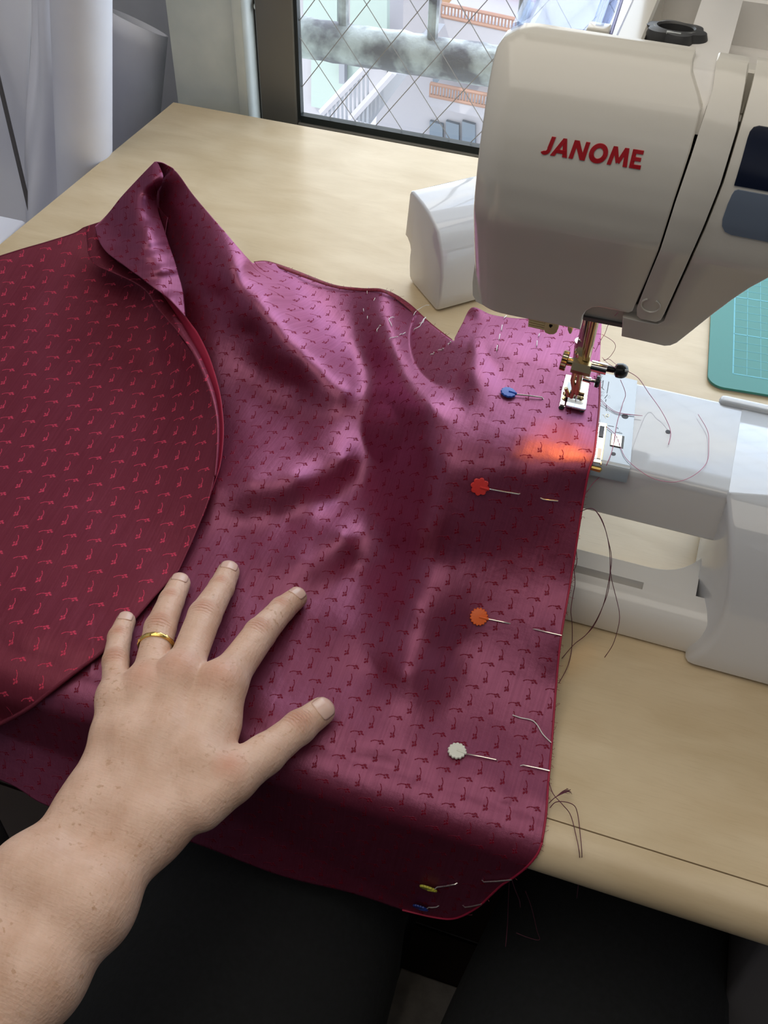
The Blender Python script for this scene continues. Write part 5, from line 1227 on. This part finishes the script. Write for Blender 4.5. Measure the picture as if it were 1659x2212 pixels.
def added_torso():  # unseen dark torso, added to keep room light off the hanging cloth
    bm = bmesh.new(); n = 32; rings = []
    for (y, z, rx, ry) in ((-.33, -.26, .175, .115), (-.33, -.12, .165, .105), (-.33, .05, .175, .110), (-.33, .20, .195, .115), (-.34, .32, .200, .105), (-.35, .385, .15, .08), (-.35, .42, .075, .06), (-.35, .45, .06, .055)):
        rings.append([bm.verts.new((-.05 + rx * math.cos(2 * PI * k / n), y + ry * math.sin(2 * PI * k / n), z)) for k in range(n)])
    for a, b in zip(rings[:-1], rings[1:]):
        for k in range(n): bm.faces.new((a[k], a[(k + 1) % n], b[(k + 1) % n], b[k]))
    bm.faces.new(rings[0][::-1]); bm.faces.new(rings[-1])
    sh = Vector((-.22, -.34, .32)); el = Vector([float(c) for c in (F1[4][:3] + F2[4][:3]) / 2]); add_tube(bm, [sh, sh.lerp(el, .5) + Vector((-.03, -.02, 0)), el], [.065, .056, .052], 20)
    sh = Vector((.12, -.34, .32)); add_tube(bm, [sh, Vector((.20, -.36, .06)), Vector((.24, -.30, -.02))], [.065, .056, .05], 20)
    bmobj('added_torso', bm, 'trouser', pr, 180)
added_torso()
st = thing('stool', (-.03, -.22, FZ), 'dark upholstered stool under the person in black trousers', 'stool')
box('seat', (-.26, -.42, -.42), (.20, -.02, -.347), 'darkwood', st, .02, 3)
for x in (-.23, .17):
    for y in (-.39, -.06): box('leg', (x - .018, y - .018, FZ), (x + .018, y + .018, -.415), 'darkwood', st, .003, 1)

# ---------------------------------------------------------------- paper rolls at the left of the desk
def roll(name, top, bot, r0, r1, label, group, slant=0.0):
    t = np.array(top); b = np.array(bot); bm = bmesh.new(); N = 56; rows = []
    d = (t - b) / np.linalg.norm(t - b); x, y, dd = frame_from(d)
    nz2 = 40
    for i in range(nz2 + 1):
        s = i / nz2; rr = r1 + (r0 - r1) * s
        ring = []
        for k in range(N * 2 + 1):          # spiral of paper, two turns
            an = 2 * PI * k / N; q = rr * (1 - .035 * k / N) * (1 + .012 * math.sin(an * 3 + s * 4)); ring.append(bm.verts.new(Vector(b + (t - b) * s) + (x * math.cos(an + 2.0) + y * math.sin(an + 2.0)) * q)); v_ = ring[-1]; v_.co.z += -slant * (v_.co.y - (b + (t - b) * s)[1]) * s ** 3 - slant * .25 * (v_.co.x - (b + (t - b) * s)[0]) * s ** 3
        rows.append(ring)
    for a, c in zip(rows[:-1], rows[1:]):
        for k in range(N * 2): bm.faces.new((a[k], a[k + 1], c[k + 1], c[k]))
    o = bmobj(name, bm, 'paper', None, 180); md = o.modifiers.new('t', 'SOLIDIFY'); md.thickness = .0008
    return tag(o, label, 'paper roll', group)
def edge_roll(uL, uR, v1, y, ztop, dxb=0.0):
    a = ony(uL, v1, y); b = ony(uR, v1, y); r = abs(b[0] - a[0]) / 2 * .97; return (a[0] + b[0]) / 2, r
cxr, rr = edge_roll(125, 234, 200, .72, 0)
c2, r2_ = edge_roll(237, 350, 150, .93, 0)
cxr = -.522 - .0; 
pA_ = ony(179, 60, .74); pB_ = ony(186, 390, .74)
def px_roll(name, u0, v0, hw0, u1, v1, hw1, y, ztop, label, slant=0.0):
    a = ony(u0, v0, y); b = ony(u1, v1, y); ka = abs(ony(u0 + 1, v0, y)[0] - a[0]); kb = abs(ony(u1 + 1, v1, y)[0] - b[0])
    d = (b - a) / (b[2] - a[2]); top = a + d * ((ztop if ztop is not None else a[2]) - a[2]); bot = a + d * (FZ + .001 - a[2]); bot[1] = y; top[1] = y
    k = (ka * hw0 - kb * hw1) / (a[2] - b[2]); rt = ka * hw0 + k * (top[2] - a[2]); rb_ = max(.012, ka * hw0 + k * (bot[2] - a[2])); 
    rb_ = max(rb_, rt * .6)
    return roll(name, top, bot, rt, rb_, label, None, slant)
px_roll('paper_roll', 176, 20, 57, 184, 390, 50, .80, .42, 'tall white paper roll standing left of the desk corner')
px_roll('paper_roll', 296, 48, 56, 287, 240, 49, .98, None, 'short wide bluish paper roll between tall roll and wall', .52)
# loose leaning paper sheets at far left
def leaning(name, pts, y0, label, dy=.0, wav=.004):
    P = [ony(u, v, y) for u, v, y in pts]; n1, n2 = 24, 40; vs = []
    for j in range(n2 + 1):
        t = j / n2; A = P[0] * (1 - t) + P[3] * t; B = P[1] * (1 - t) + P[2] * t
        for i in range(n1 + 1):
            s = i / n1; p = A * (1 - s) + B * s; vs.append(p + [0, wav * math.sin(s * 7 + t * 3) + wav * .6 * math.sin(t * 11 - s * 5), 0])
    fs = [(j * (n1 + 1) + i, j * (n1 + 1) + i + 1, (j + 1) * (n1 + 1) + i + 1, (j + 1) * (n1 + 1) + i) for j in range(n2) for i in range(n1)]
    o = mesh(name, vs, fs, 'paper', None, 180); md = o.modifiers.new('t', 'SOLIDIFY'); md.thickness = .0008; return tag(o, label, 'paper')
leaning('paper_sheet', [(62, -120, .86), (135, -120, .84), (134, 700, .80), (40, 760, .80)], 0, 'creased white pattern paper hanging just left of the tall roll', wav=.008)
leaning('paper_sheet', [(-160, -150, .90), (66, -150, .88), (48, 800, .80), (-200, 860, .80)], 0, 'stained crumpled white paper at the far left edge', wav=.006)
p1, p2 = ony(-6, 250, .775), ony(42, 500, .72)
dd = (p2 - p1) / (p2[2] - p1[2]); bt = p1 + dd * (FZ - p1[2]); 
tag(tube('wooden_dowel', [p1 - dd * -.15, [p2[0] + .02, p2[1] - .01, FZ + .2], [p2[0] + .03, p2[1] - .015, FZ + .002]], .0022, 'leg', None, 8), 'thin dark stick leaning against the crumpled paper at far left', 'stick')
bl = onz(0, 494, -.02); tag(box('storage_box', (bl[0] - .3, bl[1] - .05, FZ), (onz(32, 498, -.02)[0], bl[1] + .02, -.02), 'paper', None, .003), 'low pale blue-white box beside the left end of the desk', 'box')
